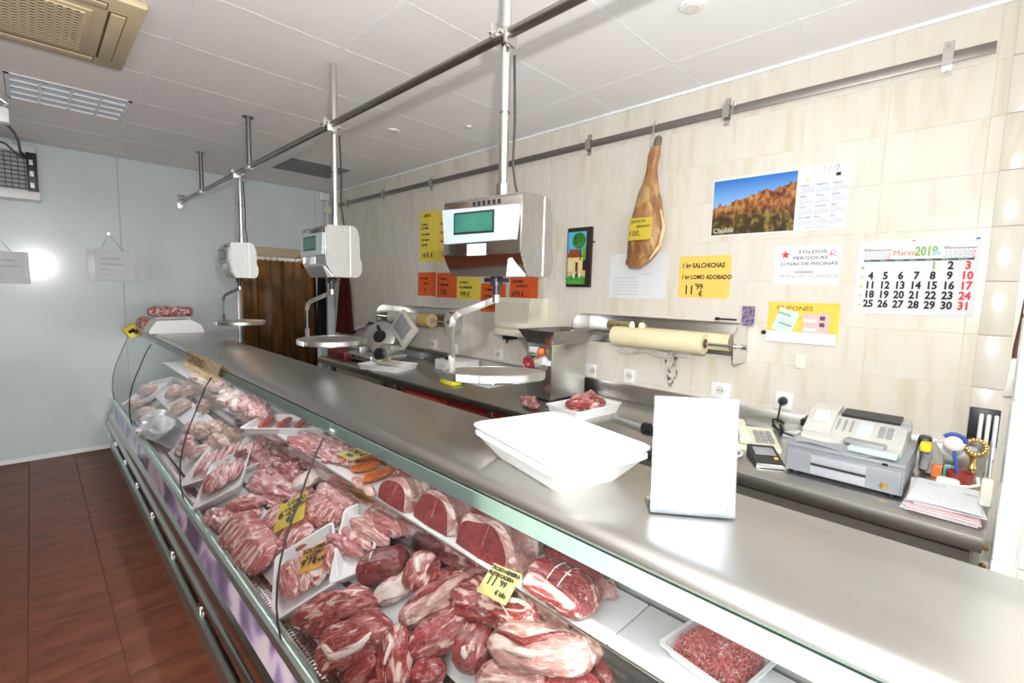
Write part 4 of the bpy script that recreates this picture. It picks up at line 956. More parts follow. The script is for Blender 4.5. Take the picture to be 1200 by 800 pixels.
c2 = link('red_leaflet', MB().b(o.x+w_*.52, o.x+w_*.88, o.y-.0035, o.y-.002, o.z+h_*.22, o.z+h_*.74), plain('salmon_leaflet', (.85, .52, .46), .6, var=.1, scale=70), t, False)
for k in range(2):
    link('leaflet_panel', MB().b(o.x+w_*.53, o.x+w_*.72, o.y-.0045, o.y-.003, o.z+h_*(.30+.22*k), o.z+h_*(.38+.22*k)), PAPER, c2, False)
    link('leaflet_mark', MB().b(o.x+w_*.75, o.x+w_*.82, o.y-.0045, o.y-.003, o.z+h_*(.42+.16*k), o.z+h_*(.52+.16*k)), plain('plum_ink', (.15, .06, .18), .7), c2, False)
link('black_pin', MB().lathe((o.x-.012, WY, o.z+h_*.2), [(.010, 0), (.010, .012), (.006, .016)], 12, (0, -1, 0)), BLACK, t)
# landscape calendar
q = sheet('picture_calendar', ((836, 209), (998, 190), (991, 269), (833, 276)), 'wide wall calendar with photo of castle on rocky hill', 'calendar', PAPER)
t, o, w_, h_ = q
def landscape():
    m, nt, b = newmat('castle_hill_print'); L = nt.links; tc = N(nt, 'ShaderNodeTexCoord'); sp = N(nt, 'ShaderNodeSeparateXYZ'); L.new(tc.outputs['Generated'], sp.inputs[0])
    mp = N(nt, 'ShaderNodeMapping'); mp.inputs['Scale'].default_value = (2.2, 1, 1); L.new(tc.outputs['Generated'], mp.inputs[0])
    nz = N(nt, 'ShaderNodeTexNoise'); nz.inputs['Scale'].default_value = 3.2; nz.inputs['Detail'].default_value = 6; L.new(mp.outputs[0], nz.inputs['Vector'])
    n2 = N(nt, 'ShaderNodeTexNoise'); n2.inputs['Scale'].default_value = 5.5; n2.inputs['Detail'].default_value = 8; n2.inputs['Roughness'].default_value = .7; L.new(mp.outputs[0], n2.inputs['Vector'])
    # ridge height grows towards the right
    a = N(nt, 'ShaderNodeMath', operation='MULTIPLY_ADD'); L.new(sp.outputs['X'], a.inputs[0]); a.inputs[1].default_value = .30; a.inputs[2].default_value = .33
    c = N(nt, 'ShaderNodeMath', operation='MULTIPLY_ADD'); L.new(nz.outputs['Fac'], c.inputs[0]); c.inputs[1].default_value = .40; L.new(a.outputs[0], c.inputs[2])
    d = N(nt, 'ShaderNodeMath', operation='SUBTRACT'); L.new(sp.outputs['Z'], d.inputs[0]); L.new(c.outputs[0], d.inputs[1])
    e = N(nt, 'ShaderNodeMath', operation='GREATER_THAN'); L.new(d.outputs[0], e.inputs[0]); e.inputs[1].default_value = 0
    rock = ramp(nt, [(.34, (.012, .006, .003)), (.44, (.13, .04, .012)), (.53, (.42, .15, .04)), (.62, (.50, .30, .08)), (.72, (.85, .60, .40))], n2.outputs['Fac'])
    gnd = ramp(nt, [(.3, (.012, .008, .004)), (.5, (.06, .035, .01)), (.62, (.30, .22, .03)), (.75, (.16, .06, .02))], n2.outputs['Fac'])
    g = N(nt, 'ShaderNodeMapRange'); g.inputs['From Min'].default_value = .28; g.inputs['From Max'].default_value = .48; L.new(sp.outputs['Z'], g.inputs['Value'])
    land = mixc(nt, g.outputs[0], gnd.outputs[0], rock.outputs[0])
    sky = ramp(nt, [(.5, (.25, .50, .85)), (1, (.02, .16, .55))], sp.outputs['Z'])
    L.new(mixc(nt, e.outputs[0], land, sky.outputs[0]), b.inputs['Base Color']); b.inputs['Roughness'].default_value = .45; return m
pw_ = w_*.655
link('photo_print', MB().b(o.x+.006, o.x+pw_, o.y-.0004, o.y+.0002, o.z+.006, o.z+h_-.012), landscape(), t, False)
text('Chulilla', .035, t, o+Vector((.012, -.0012, .016)), PAPER, shear=.3)
text('2019', .052, t, o+Vector((w_*.75, -.0005, h_*.85)), GREYINK, shear=.25); text('2019', .048, t, o+Vector((w_*.755, -.0007, h_*.852)), PAPER, shear=.25)
link('orange_emblem', MB().b(o.x+w_*.72, o.x+w_*.735, o.y-.0003, o.y, o.z+h_*.78, o.z+h_*.81), AMB, t, False); link('dark_emblem', MB().b(o.x+w_*.91, o.x+w_*.94, o.y-.0003, o.y, o.z+h_*.80, o.z+h_*.85), INK, t, False)
text('Ajuntament de Chulilla', .010, t, o+Vector((w_*.73, -.0004, .012)), GREYINK)
MON = ('ENERO', 'FEBRERO', 'MARZO', 'ABRIL', 'MAYO', 'JUNIO', 'JULIO', 'AGOSTO', 'SEPT', 'OCTUBRE', 'NOV', 'DIC')
for k, mn in enumerate(MON):
    r_, c_ = divmod(k, 3); p = o+Vector((w_*(.685+.105*c_), -.0004, h_*(.69-.165*r_)))
    text(mn, .011, t, p, BLUEINK, name='month_name')
    text('\n'.join(' '.join('%2d' % (7*a+b_+1) for b_ in range(7) if 7*a+b_ < 30) for a in range(5)), .0065, t, p-Vector((0, 0, .008)), GREYINK, name='month_grid')
# big number calendar
q = sheet('month_calendar', ((1007, 283), (1152, 277), (1140, 371), (1000, 367)), 'large white wall calendar page of Marzo 2019, red Sundays', 'calendar', PAPER, z=.003)
t, o, w_, h_ = q
link('binding_strip', MB().b(o.x, o.x+w_, o.y-.001, o.y+.001, o.z+h_*.965, o.z+h_, .0004), WHITE, t, False)
link('header_bar', MB().b(o.x+w_*.06, o.x+w_*.96, o.y-.0006, o.y+.0002, o.z+h_*.715, o.z+h_*.742), DKGREEN, t, False)
for k, d in enumerate(('Lunes', 'Martes', 'Miércoles', 'Jueves', 'Viernes', 'Sábado', 'Domingo')): text(d, .0075, t, o+Vector((w_*(.075+.128*k), -.0009, h_*.722)), PAPER, name='weekday')
text('Marzo', .030, t, o+Vector((w_*.31, -.0005, h_*.795)), plain('orange_red_ink', (.80, .16, .05), .8)); text('2019', .052, t, o+Vector((w_*.495, -.0005, h_*.785)), GREENINK, sx=.68, bold=.0015)
for (fx, ink) in ((.05, REDINK), (.72, REDINK)):
    link('small_month_bar', MB().b(o.x+w_*fx, o.x+w_*(fx+.25), o.y-.0004, o.y, o.z+h_*.868, o.z+h_*.874), INK, t, False)
    text('Febrero' if fx < .5 else 'Abril', .009, t, o+Vector((w_*fx, -.0005, h_*.88)), ink, name='month_name')
    for b_ in range(7): text('\n'.join('%d' % (a*7+b_+1) for a in range(4)), .011, t, o+Vector((w_*(fx+.012+.034*b_), -.0005, h_*.845)), REDINK if b_ == 6 else GREYINK, name='month_grid')
link('cloud_motif', MB().tube([(o.x+w_*.64, o.y, o.z+h_*.80), (o.x+w_*.67, o.y, o.z+h_*.83), (o.x+w_*.70, o.y, o.z+h_*.80)], .006, 6), plain('sky_blue_ink', (.45, .65, .9), .8), t, False)
link('blue_corner_mark', MB().b(o.x+w_*.955, o.x+w_*.985, o.y-.0016, o.y-.0008, o.z+h_*.965, o.z+h_*.99), BLUEINK, t, False); link('red_top_mark', MB().b(o.x+w_*.46, o.x+w_*.49, o.y-.0016, o.y-.0008, o.z+h_*.975, o.z+h_*.99), REDINK, t, False)
for day in range(1, 32):
    k = day+3; r_, c_ = divmod(k, 7)
    text(str(day), .043, t, o+Vector((w_*(.135+.131*c_), -.0005, h_*(.605-.128*r_))), REDINK if c_ == 6 else (GREENINK if day == 1 else INK), align='CENTER', name='day_number', sx=.82, bold=.0016)
for r_ in range(5): link('moon_mark', MB().lathe(o+Vector((w_*.055, 0, h_*(.63-.128*r_))), [(.006, 0), (.006, .0004)], 10, (0, -1, 0)), AMB if r_ else GREENINK, t, False)
# painted tile picture
P0 = ony(663, 336, WY-.02); P1 = ony(694, 265, WY-.02); X0, X1, Z0, Z1 = P0.x, P1.x, P0.z, P1.z
t = thing('painted_tile_picture', 'dark-framed painted tile picture of tree and yellow house on tiled wall', 'picture', (X0, WY, Z0))
link('frame', MB().b(X0, X1, WY-.022, WY, Z0, Z1, .004), plain('dark_frame', (.03, .015, .015), .35), t)
fw, fh = X1-X0, Z1-Z0; yy = WY-.022
def pp(poly, mat, name, d): link(name, MB().prism([(X0+fw*a, Z0+fh*b2) for a, b2 in poly], yy-d, yy+.001, 'y'), mat, t, False)
def disc(cx, cy, rx, ry, n=20): return [(cx+rx*math.cos(2*PI*k/n), cy+ry*math.sin(2*PI*k/n)) for k in range(n)]
pp([(.05, .45), (.80, .45), (.80, .93), (.05, .93)], plain('tile_sky_blue', (.10, .50, .75), .2), 'painted_sky', .001)
pp([(.05, .05), (.80, .05), (.80, .17), (.45, .22), (.05, .17)], plain('tile_green', (.08, .36, .05), .2, var=.3), 'painted_grass', .002)
pp([(.05, .17), (.80, .17), (.80, .28), (.05, .28)], plain('tile_sand', (.62, .50, .28), .2), 'painted_ground', .0015)
pp([(.55, .40), (.80, .46), (.80, .70), (.66, .62)], plain('tile_hill_green', (.12, .42, .06), .2), 'painted_hill', .0015)
pp([(.05, .26), (.68, .26), (.68, .50), (.05, .50)], plain('tile_house_yellow', (.80, .66, .28), .2), 'painted_house', .003)
pp([(.03, .50), (.70, .50), (.48, .64), (.14, .64)], plain('tile_roof_red', (.30, .07, .03), .2), 'painted_roof', .0035)
pp([(.56, .45), (.61, .45), (.61, .72), (.56, .72)], BROWN, 'painted_trunk', .004)
pp(disc(.52, .78, .27, .135), plain('tile_tree_green', (.05, .22, .04), .2, var=.4), 'painted_tree', .005)
pp([(.12, .30), (.26, .30), (.26, .46), (.12, .46)], plain('tile_window', (.72, .70, .50), .2), 'painted_window', .0045); pp([(.40, .26), (.50, .26), (.50, .42), (.40, .42)], BROWN, 'painted_door', .0045)
for k in range(3): pp(disc(.34+.12*k, .20, .035, .05, 10), BROWN if k % 2 else PAPER, 'painted_figure', .005)
link('hanging_nail', MB().lathe((X1+.01, WY, Z0+fh*.75), [(.006, 0), (.006, .02)], 8, (0, -1, 0)), BROWN, t)
# small marks above the right roll dispenser
mk = ony(855, 374, WY)
solo('marker_pen', MB().tube([(mk.x-.07, WY-.012, mk.z), (mk.x-.05, WY-.012, mk.z)], .008, 10).tube([(mk.x-.05, WY-.012, mk.z), (mk.x+.04, WY-.012, mk.z)], .0045, 10), BLACK, 'thin black marker lying on top edge of right roll dispenser', 'pen')
mk = ony(879, 370, WY)
sk = solo('photo_sticker', MB().b(mk.x-.03, mk.x+.03, WY-.03, WY-.028, mk.z-.05, mk.z+.05), plain('mottled_plum_print', (.20, .15, .24), .6, var=1.0, scale=60), 'small dark printed sticker above the right roll dispenser', 'sticker')

# ------------------------------------------------------------------ roll dispensers and towel dispenser
def roll_dispenser(x0, x1, zt, zb, label, rx0, rx1, rr, rmat, core):
    t = thing('roll_dispenser', label, 'roll dispenser', ((x0+x1)/2, WY, zb))
    link('back_plate', MB().b(x0, x1, WY-.006, WY, zb+.02, zt, .001), STEEL, t); link('top_lip', MB().b(x0, x1, WY-.045, WY-.004, zt-.004, zt, .001), STEEL, t)
    for x in (x0, x1):
        poly = [(WY-.002, zb), (WY-.002, zt)] + [(WY-.10+.10*-math.sin(a), zt-.10+.10*math.cos(a)) for a in [k*PI/2/6 for k in range(7)]] + [(WY-.19, zb+.02), (WY-.16, zb)]
        link('side_plate', MB().prism(poly, x-.002, x+.002), POL, t)
    zc = (zt+zb)/2-.015
    rd = link('rod', MB().tube([(x0-.02, WY-.13, zc), (x1+.03, WY-.13, zc)], .008, 10), POL, t); link('rod_end', MB().tube([(x1+.015, WY-.13, zc), (x1+.045, WY-.13, zc)], .014, 12), BLACK if core else POL, rd)
    ro = thing('paper_roll', label.split(' dispenser')[0].replace('steel roll', 'roll') + ' loaded in the dispenser', 'roll', ((rx0+rx1)/2, WY-.13, zc-rr)) if False else None
    return t, zc
t, zc = roll_dispenser(-1.85, -.86, 1.425, 1.225, 'wide steel roll dispenser under the amber poster', 0, 0, 0, None, False)
r2 = thing('wrapping_roll', 'long cream wrapping paper roll in front of the right dispenser', 'paper roll', (-1.3, WY-.13, zc-.055))
link('roll', MB().lathe((-1.575, WY-.13, zc), [(.022, 0), (.055, 0), (.055, .55), (.022, .55)], 28, (1, 0, 0)), WRAP, r2); link('core', MB().lathe((-1.024, WY-.13, zc), [(.024, -.001), (.024, .003), (.010, .003)], 20, (1, 0, 0)), BROWN, r2)
solo('wrapping_roll', MB().lathe((-1.42, WY-.055, zc+.01), [(.02, 0), (.045, 0), (.045, .50), (.02, .50)], 24, (1, 0, 0)), WRAP, 'second cream paper roll behind, against the dispenser back plate', 'paper roll')
solo('spare_roll', MB().lathe((-1.66, WY-.06, zc+.055), [(.01, 0), (.03, 0), (.03, .16), (.01, .16)], 20, (1, 0, 0)), metal('gold_foil', (.75, .66, .35), .3), 'short shiny roll at top left inside the right dispenser', 'roll')
# crumpled film below
rows = []
for i in range(12):
    rows.append([(-1.26+.014*j*(1-.03*i)+.010*math.sin(i*1.3+j), WY-.09+.012*math.sin(i*.9+j*1.9)+.004*i, zc-.05-.020*i) for j in range(6)])
solo('cling_film_strip', MB().sheet(rows, .001), FILM, 'crumpled clear film hanging below the right dispenser', 'cling film')
rows = [[(-1.55+.03*i, WY-.12+.008*math.sin(i*1.7+j), zc-.058-.011*j-.010*math.sin(i*.8)) for j in range(4)] for i in range(16)]
solo('cling_film_strip', MB().sheet(rows, .001), FILM, 'clear film edge drooping along the underside of the cream roll', 'cling film')
t, zc = roll_dispenser(-4.28, -3.17, 1.395, 1.20, 'steel roll dispenser below the red offer posters', 0, 0, 0, None, True)
r3 = thing('film_roll', 'cling film roll with cardboard core in the left dispenser', 'film roll', (-3.8, WY-.13, zc-.06))
link('film', MB().lathe((-4.10, WY-.13, zc), [(.03, 0), (.056, 0), (.056, .50), (.03, .50)], 24, (1, 0, 0)), BEIGEP, r3); link('core', MB().lathe((-3.60, WY-.13, zc), [(.026, 0), (.058, 0), (.060, .17), (.030, .17), (.028, .15)], 24, (1, 0, 0)), plain('yellow_brown_core', (.66, .47, .18), .5), r3); link('core_hole', MB().lathe((-3.44, WY-.13, zc), [(.001, 0), (.031, 0), (.031, .012), (.001, .012)], 20, (1, 0, 0)), GREYP, r3)
solo('red_sticker', MB().b(-3.20, -3.13, WY-.120, WY-.118, zc+.07, zc+.09), RED, 'small red sticker on the side of left roll dispenser', 'sticker')
# towel dispenser
A = ony(604, 350, WY); B = ony(645, 391, WY)
t = thing('towel_dispenser', 'cream paper towel dispenser on wall above the mincer', 'dispenser', ((A.x+B.x)/2, WY, B.z))
link('cover', MB().prism([(WY, 1.245), (WY-.17, 1.275), (WY-.20, 1.31), (WY-.195, 1.48), (WY-.17, 1.51), (WY, 1.51)], -2.56, -2.22), CREAM, t); link('base', MB().b(-2.575, -2.205, WY-.19, WY, 1.235, 1.285, .012), CREAM, t)
link('lower_band', MB().b(-2.562, -2.218, WY-.204, WY-.19, 1.30, 1.335, .004), plain('pale_cream', (.88, .86, .74), .4), t)
x = ony(598, 385, WY-.05).x
t = thing('soap_dispenser', 'small dispenser with green liquid left of the towel dispenser', 'dispenser', (x, WY-.05, 1.2))
link('green_bottle', MB().lathe((x, WY-.06, 1.24), [(.025, 0), (.03, .01), (.03, .11), (.022, .12)], 16), plain('green_liquid', (.01, .16, .06), .2), t); link('cap', MB().lathe((x, WY-.06, 1.355), [(.022, 0), (.024, .03)], 16), BEIGEP, t)
link('holder', MB().b(x-.035, x+.035, WY-.10, WY, 1.195, 1.235, .006).tube([(x, WY-.08, 1.20), (x+.05, WY-.13, 1.185)], .01, 8), BLACK, t)

# ------------------------------------------------------------------ wall sockets
def socket(px, py, wd, label, two=False, hgt=.085, plug=False):
    p = ony(px, py, WY); t = thing('wall_socket', label, 'socket', (p.x, WY, p.z-hgt/2), 0, 'sockets along the tiled wall')
    link('plate', MB().box((p.x, WY-.006, p.z), (wd, .012, hgt), .003), WHITE, t)
    for dx in ((-.045, .045) if two else (0,)):
        r_ = link('recess', MB().lathe((p.x+dx, WY-.0115, p.z), [(.024, 0), (.024, .003), (.019, .003), (.019, .001)], 20, (0, -1, 0)), BEIGEP, t)
        link('pin_hole', MB().lathe((p.x+dx-.009, WY-.0125, p.z), [(.004, 0), (.004, .0012)], 8, (0, -1, 0)), BLACK, r_); link('pin_hole', MB().lathe((p.x+dx+.009, WY-.0125, p.z), [(.004, 0), (.004, .0012)], 8, (0, -1, 0)), BLACK, r_)
    return t, p
socket(845, 457, .10, 'white wall socket just above the acrylic sign holder')
socket(738, 440, .078, 'wall socket under the cling film and wide roll dispenser')
t, p9 = socket(919, 469, .078, 'wall socket with black plug above the telephone')
t, p7 = socket(689, 433, .135, 'double wall socket beside the mincer with black cable', True)
socket(585, 415, .10, 'white wall socket right of the scale arm')
socket(533, 409, .078, 'cream wall socket under the left dispenser, right one')
socket(508, 403, .10, 'white wall socket under the left dispenser, left one')
socket(453, 393, .085, 'wall socket low on the tiles right of the meat slicer')
p = ony(938, 423, WY); solo('wall_switch', MB().box((p.x, WY-.005, p.z), (.045, .01, .07), .003), plain('pale_green_plastic', (.78, .82, .68), .4), 'small pale greenish switch plate below the coupon pocket', 'switch')
solo('power_plug', MB().lathe((p9.x, WY-.012, p9.z), [(.020, 0), (.020, .02), (.012, .035), (.008, .04)], 16, (0, -1, 0)), BLACK, 'round black plug in the socket above telephone', 'plug')
x = p9.x
cp_ = [(x, WY-.045, p9.z), (x-.004, WY-.05, p9.z-.04), (x-.01, WY-.05, p9.z-.10)]
for k in range(22): a = k*.9; cp_.append((x-.006+.026*math.cos(a), WY-.055-.010*math.sin(a*1.3), p9.z-.10-.004*k+.022*math.sin(a*.8)))
cp_ += [(x+.01, WY-.07, .95), (x+.03, WY-.08, .915), (x+.09, WY-.09, .906), (x+.18, WY-.10, .906)]
solo('power_cable', MB().tube(cp_, .0045, 6), BLACK, 'bundled black cable hanging from the plug to the cash drawer', 'cable')
x = p7.x-.02
t = thing('power_cable', 'black cable and plug block beside the mincer', 'cable', (x, WY-.05, .91))
link('cord', MB().tube([(x, WY-.02, p7.z-.0), (x-.002, WY-.06, p7.z-.01), (x-.02, WY-.07, p7.z-.05), (x-.03, WY-.07, .97), (x-.03, WY-.08, .93)], .005, 6), BLACK, t); link('plug_block', MB().box((x-.02, WY-.09, .935), (.06, .04, .065), .008), BLACK, t)

# ------------------------------------------------------------------ worktop along the back wall
t = thing('steel_worktop', 'long stainless steel worktop against the beige tiled wall', 'worktop', (-2.2, 2.2, 0))
link('top', MB().prism([(1.885, .838), (1.868, .846), (1.864, .87), (1.868, .89), (1.882, .9), (WY-.012, .9), (WY-.012, .862), (1.90, .862), (1.90, .838)], -4.42, .052), TOPST, t)
link('upstand', MB().b(-4.42, .052, WY-.014, WY-.001, .90, 1.0, .003), STEEL, t)
for x in (-4.3, -3.2, -2.1, -1.0, -.02): 
    for y in (1.96, 2.5): link('leg', MB().b(x-.02, x+.02, y-.02, y+.02, 0, .862, .002), STEEL, t, False)
link('lower_shelf', MB().b(-4.35, .04, 1.95, 2.55, .455, .48, .003), DARKST, t); link('back_panel', MB().b(-4.42, .05, 2.56, 2.575, .0, .86), plain('dim_beige_panel', (.50, .46, .38), .6), t)
link('apron', MB().b(-1.25, .03, 1.915, 1.93, .79, .862), plain('dark_apron', (.09, .08, .07), .5), t)
for k, (x, c_, lb) in enumerate(((-2.83, RED, 'red crate under the worktop, left of two'), (-2.27, RED, 'red crate under the worktop, nearer one'))):
    cr_ = thing('plastic_crate', lb, 'crate', (x, 2.1, .48)); link('crate_body', MB().b(x-.25, x+.25, 1.96, 2.35, .48, .81, .01), plain('crate_red', (.50, .09, .06), .5), cr_); link('crate_rim', MB().b(x-.26, x+.26, 1.95, 2.36, .79, .835, .006), RED, cr_); link('crate_handle', MB().b(x-.06, x+.06, 1.945, 1.952, .74, .77, .003), BLACK, cr_)
# meat slicer
sx_, sy_ = -3.92, 2.14
t = thing('meat_slicer', 'grey metal meat slicer on the far end of the worktop', 'slicer', (sx_, sy_, ZW))
ALM = metal('cast_aluminium', (.74, .74, .74), .35)
link('base', MB().b(sx_-.36, sx_+.30, sy_-.17, sy_+.20, ZW+.025, ZW+.085, .018), ALM, t)
link('base_step', MB().b(sx_-.30, sx_+.02, sy_-.12, sy_+.18, ZW+.08, ZW+.135, .02), ALM, t)
for dx in (-.30, .24):
    for dy in (-.12, .15): link('foot', MB().lathe((sx_+dx, sy_+dy, ZW), [(.02, 0), (.022, .03)], 12), BLACK, t)
link('front_knob', MB().lathe((sx_+.02, sy_-.17, ZW+.055), [(.016, 0), (.016, .015)], 12, (0, -1, 0)), BLACK, t); link('front_knob', MB().lathe((sx_+.12, sy_-.17, ZW+.055), [(.009, 0), (.009, .012)], 12, (0, -1, 0)), BLACK, t)
axb = Vector((.55, -.75, .42)).normalized(); bc = Vector((sx_+.10, sy_+.04, ZW+.22))
bl = link('blade_guard', MB().lathe(bc, [(.02, -.02), (.135, -.02), (.145, -.005), (.145, .012), (.125, .02), (.02, .02)], 36, axb), ALM, t); link('blade', MB().lathe(bc-axb*.028, [(.02, 0), (.150, 0), (.150, .002), (.02, .008)], 40, axb), POL, bl)
link('blade_hub', MB().lathe(bc+axb*.018, [(.06, 0), (.055, .012), (.02, .016)], 24, axb), BLACK, bl)
rc = Matrix.Rotation(math.radians(38), 3, 'Y') @ Matrix.Rotation(math.radians(-12), 3, 'X')
cr_ = link('carriage', MB().box((sx_+.36, sy_+.12, ZW+.31), (.27, .045, .22), .012, rc), BEIGEP, t); link('carriage_plate', MB().box(Vector((sx_+.36, sy_+.12, ZW+.31))+rc @ Vector((-.01, -.026, .01)), (.19, .010, .15), .004, rc), GREYP, cr_)
link('carriage_arm', MB().tube([(sx_+.34, sy_+.1, ZW+.22), (sx_+.26, sy_+.08, ZW+.10)], .02, 10), DARKST, t)
kc = Vector((sx_+.35, sy_-.10, ZW+.105)); ka = Vector((.35, -1, .1)).normalized()
link('dial_housing', MB().lathe(kc-ka*.05, [(.05, 0), (.085, .005), (.085, .045), (.07, .052)], 28, ka), ALM, t); link('dial_knob', MB().lathe(kc, [(.048, 0), (.050, .03), (.042, .036)], 24, ka), BLACK, t)
link('motor_cover', MB().b(sx_+.14, sx_+.34, sy_-.02, sy_+.16, ZW+.08, ZW+.17, .03), ALM, t)
link('handle', MB().tube([(sx_-.10, sy_+.02, ZW+.30), (sx_-.22, sy_-.02, ZW+.26)], [.024, .030], 12), ALM, t); link('handle_cap', MB().tube([(sx_-.22, sy_-.02, ZW+.26), (sx_-.245, sy_-.028, ZW+.252)], [.030, .028], 12), BLACK, t)
link('pusher_arm', MB().tube([(sx_-.10, sy_+.04, ZW+.33), (sx_+.04, sy_+.05, ZW+.32), (sx_+.16, sy_+.02, ZW+.22)], .018, 10), BLACK, t)
solo('plastic_tub', MB().b(-4.36, -4.02, 1.93, 2.16, ZW, ZW+.085, .015), plain('dark_red_tub', (.20, .02, .02), .35), 'dark red tub beside the meat slicer at worktop end', 'tub')
o_, M, L, W = tray('W', ((437, 424), (462, 419), (474, 427), (446, 433)), .0, .045, 'small white foam tray beside the meat slicer'); 
solo('paper_liner', MB().box((M.translation.x, M.translation.y, ZW+.05), (.18, .12, .006), .002, Matrix.Rotation(.4, 3, 'Z')), TAN, 'brown liner on the small white tray by the slicer', 'liner')
p = onz(470, 418, ZW); solo('dark_tray', MB().b(p.x-.2, p.x+.25, p.y+.05, p.y+.25, ZW, ZW+.06, .01), GREYP, 'low grey tray under the left roll dispenser', 'tray')
# cutting board, knife, sponge
p = onz(530, 434, ZW)
solo('cutting_board', MB().box((p.x, p.y+.05, ZW+.045), (.30, .22, .09), .01, Matrix.Rotation(.15, 3, 'Z')), BOARD, 'thick white block beside the scale pan on the worktop', 'cutting board')
solo('knife', MB().tube([(p.x-.06, p.y-.02, ZW+.10), (p.x+.03, p.y-.04, ZW+.10)], [.014, .012], 10), BLACK, 'black-handled knife lying on the thick white block', 'knife')
p = onz(523, 451, ZW)
sp_ = thing('sponge', 'yellow and teal scouring sponge on worktop front edge', 'sponge', (p.x, p.y+.03, ZW)); link('yellow_side', MB().box((p.x, p.y+.035, ZW+.018), (.15, .08, .032), .008), SPY, sp_); link('teal_side', MB().box((p.x+.005, p.y+.045, ZW+.044), (.15, .08, .02), .006), TEAL, sp_)
p = onz(560, 450, ZW); solo('chopping_sheet', MB().box((p.x, p.y+.05, ZW+.006), (.30, .18, .012), .003), plain('grey_white_sheet', (.62, .64, .64), .4), 'thin grey-white board under the nearest scale pan', 'cutting board')
# meat lump
o, M, L, r = cut('W', (615, 466), (627, 477), 16, MPINK, 'small pink lump of meat on the worktop by the mincer', 'meat_lump', amp=.2)
# mincer
mx, my = -1.90, 2.34
t = thing('meat_mincer', 'stainless steel meat mincer with hopper pan and red plate', 'mincer', (mx, my, ZW))
bx0, bx1, by0, by1 = -1.995, -1.795, 2.15, 2.49
link('body', MB().b(bx0, bx1, by0, by1, ZW+.01, 1.25, .008), STEEL, t)
hp_ = MB(); lo = [(bx0, by0, 1.245), (bx1, by0, 1.245), (bx1, by1, 1.245), (bx0, by1, 1.245)]; hi = [(bx0-.045, by0-.045, 1.328), (bx1+.045, by0-.045, 1.328), (bx1+.045, by1+.045, 1.328), (bx0-.045, by1+.045, 1.328)]
V = [[hp_.bm.verts.new(p) for p in lo], [hp_.bm.verts.new(p) for p in hi], [hp_.bm.verts.new(Vector(p)*.97+Vector((mx, my, 1.328))*.03) for p in hi], [hp_.bm.verts.new(Vector(p)*.9+Vector((mx, my, 1.25))*.1+Vector((0, 0, .008))) for p in lo]]
for A, B in zip(V, V[1:]):
    for k in range(4): hp_.bm.faces.new((A[k], A[(k+1) % 4], B[(k+1) % 4], B[k]))
hp_.bm.faces.new(V[0][::-1]); hp_.bm.faces.new(V[-1]); link('hopper_pan', hp_, DARKST, t)
ax = Vector((-.12, -1, -.02)).normalized(); nc = Vector((bx0+.105, by0, 1.128))
nk = link('neck', MB().lathe(nc-ax*.02, [(.066, 0), (.066, .03), (.054, .04), (.054, .07)], 28, ax), ALM, t); link('ring_nut', MB().lathe(nc+ax*.045, [(.052, 0), (.056, .004), (.056, .045), (.046, .05), (.044, .03)], 28, ax), POL, t)
link('mincer_plate', MB().lathe(nc+ax*.065, [(.045, 0), (.045, .022), (.004, .024)], 28, ax), plain('red_mincer_plate', (.50, .03, .04), .4, var=.3, scale=120), nk); link('plate_centre', MB().lathe(nc+ax*.088, [(.010, 0), (.010, .008)], 12, ax), GREYP, nk)
link('orange_knob', MB().lathe(nc+Vector((.03, -.03, .062)), [(.018, 0), (.022, .01), (.018, .032)], 16), plain('orange_plastic', (.85, .20, .02), .35), t); link('white_switch_plate', MB().box((bx0+.055, by0-.003, 1.205), (.075, .006, .035), .001), WHITE, t); link('white_guard', MB().prism([(by0-.002, 1.12), (by0-.05, 1.13), (by0-.002, 1.15)], bx1-.05, bx1-.005), WHITE, t)
for k in range(4): link('foot', MB().lathe(((bx0+.03, bx1-.03)[k % 2], (by0+.03, by1-.03)[k//2], ZW-.001), [(.02, 0), (.02, .012)], 12), BLACK, t)
# tray of meat scraps
T = tray('W', ((640, 472), (690, 463), (731, 471), (676, 484)), .0, .055, 'white tray of red meat scraps beside the mincer', WHITE)
for k, (a, mt, lb) in enumerate((((-.6, .2, -.1, -.4), MRED2, 'red meat scrap at the left of the scraps tray'), ((-.2, .5, .3, .1), MPALE, 'pale meat scrap at the back of the scraps tray'), ((.1, -.1, .5, -.5), MRED2, 'fat-streaked scrap in the middle of the scraps tray'), ((.3, .5, .85, .6), MPINK, 'pink scrap lying at the right back of scraps tray'), ((-.3, -.1, .2, -.5), MPINK, 'pink scrap at the front of the scraps tray'))):
    intray(T, *a, .05, mt, lb, 'meat_scrap', .03, flat=.7, amp=.25)
# knife steel
a, b2 = onz(716, 487, ZW+.02), onz(762, 503, ZW+.02)
t = thing('sharpening_steel', 'long grey sharpening steel with black guard on the worktop', 'sharpening steel', (a+b2)/2)
link('rod', MB().tube([a, a.lerp(b2, .88)], [.007, .012], 10), GREYP, t); link('guard', MB().tube([a.lerp(b2, .86), a.lerp(b2, .97)], .026, 14), BLACK, t); link('handle', MB().tube([a.lerp(b2, .95), a.lerp(b2, 1.5)], .016, 12), BLACK, t)
p = onz(740, 470, ZW); solo('steel_pan', MB().b(p.x-.12, p.x+.22, p.y+.12, p.y+.32, ZW, ZW+.03, .006), STEEL, 'low steel pan against the wall right of the meat scraps', 'lid')
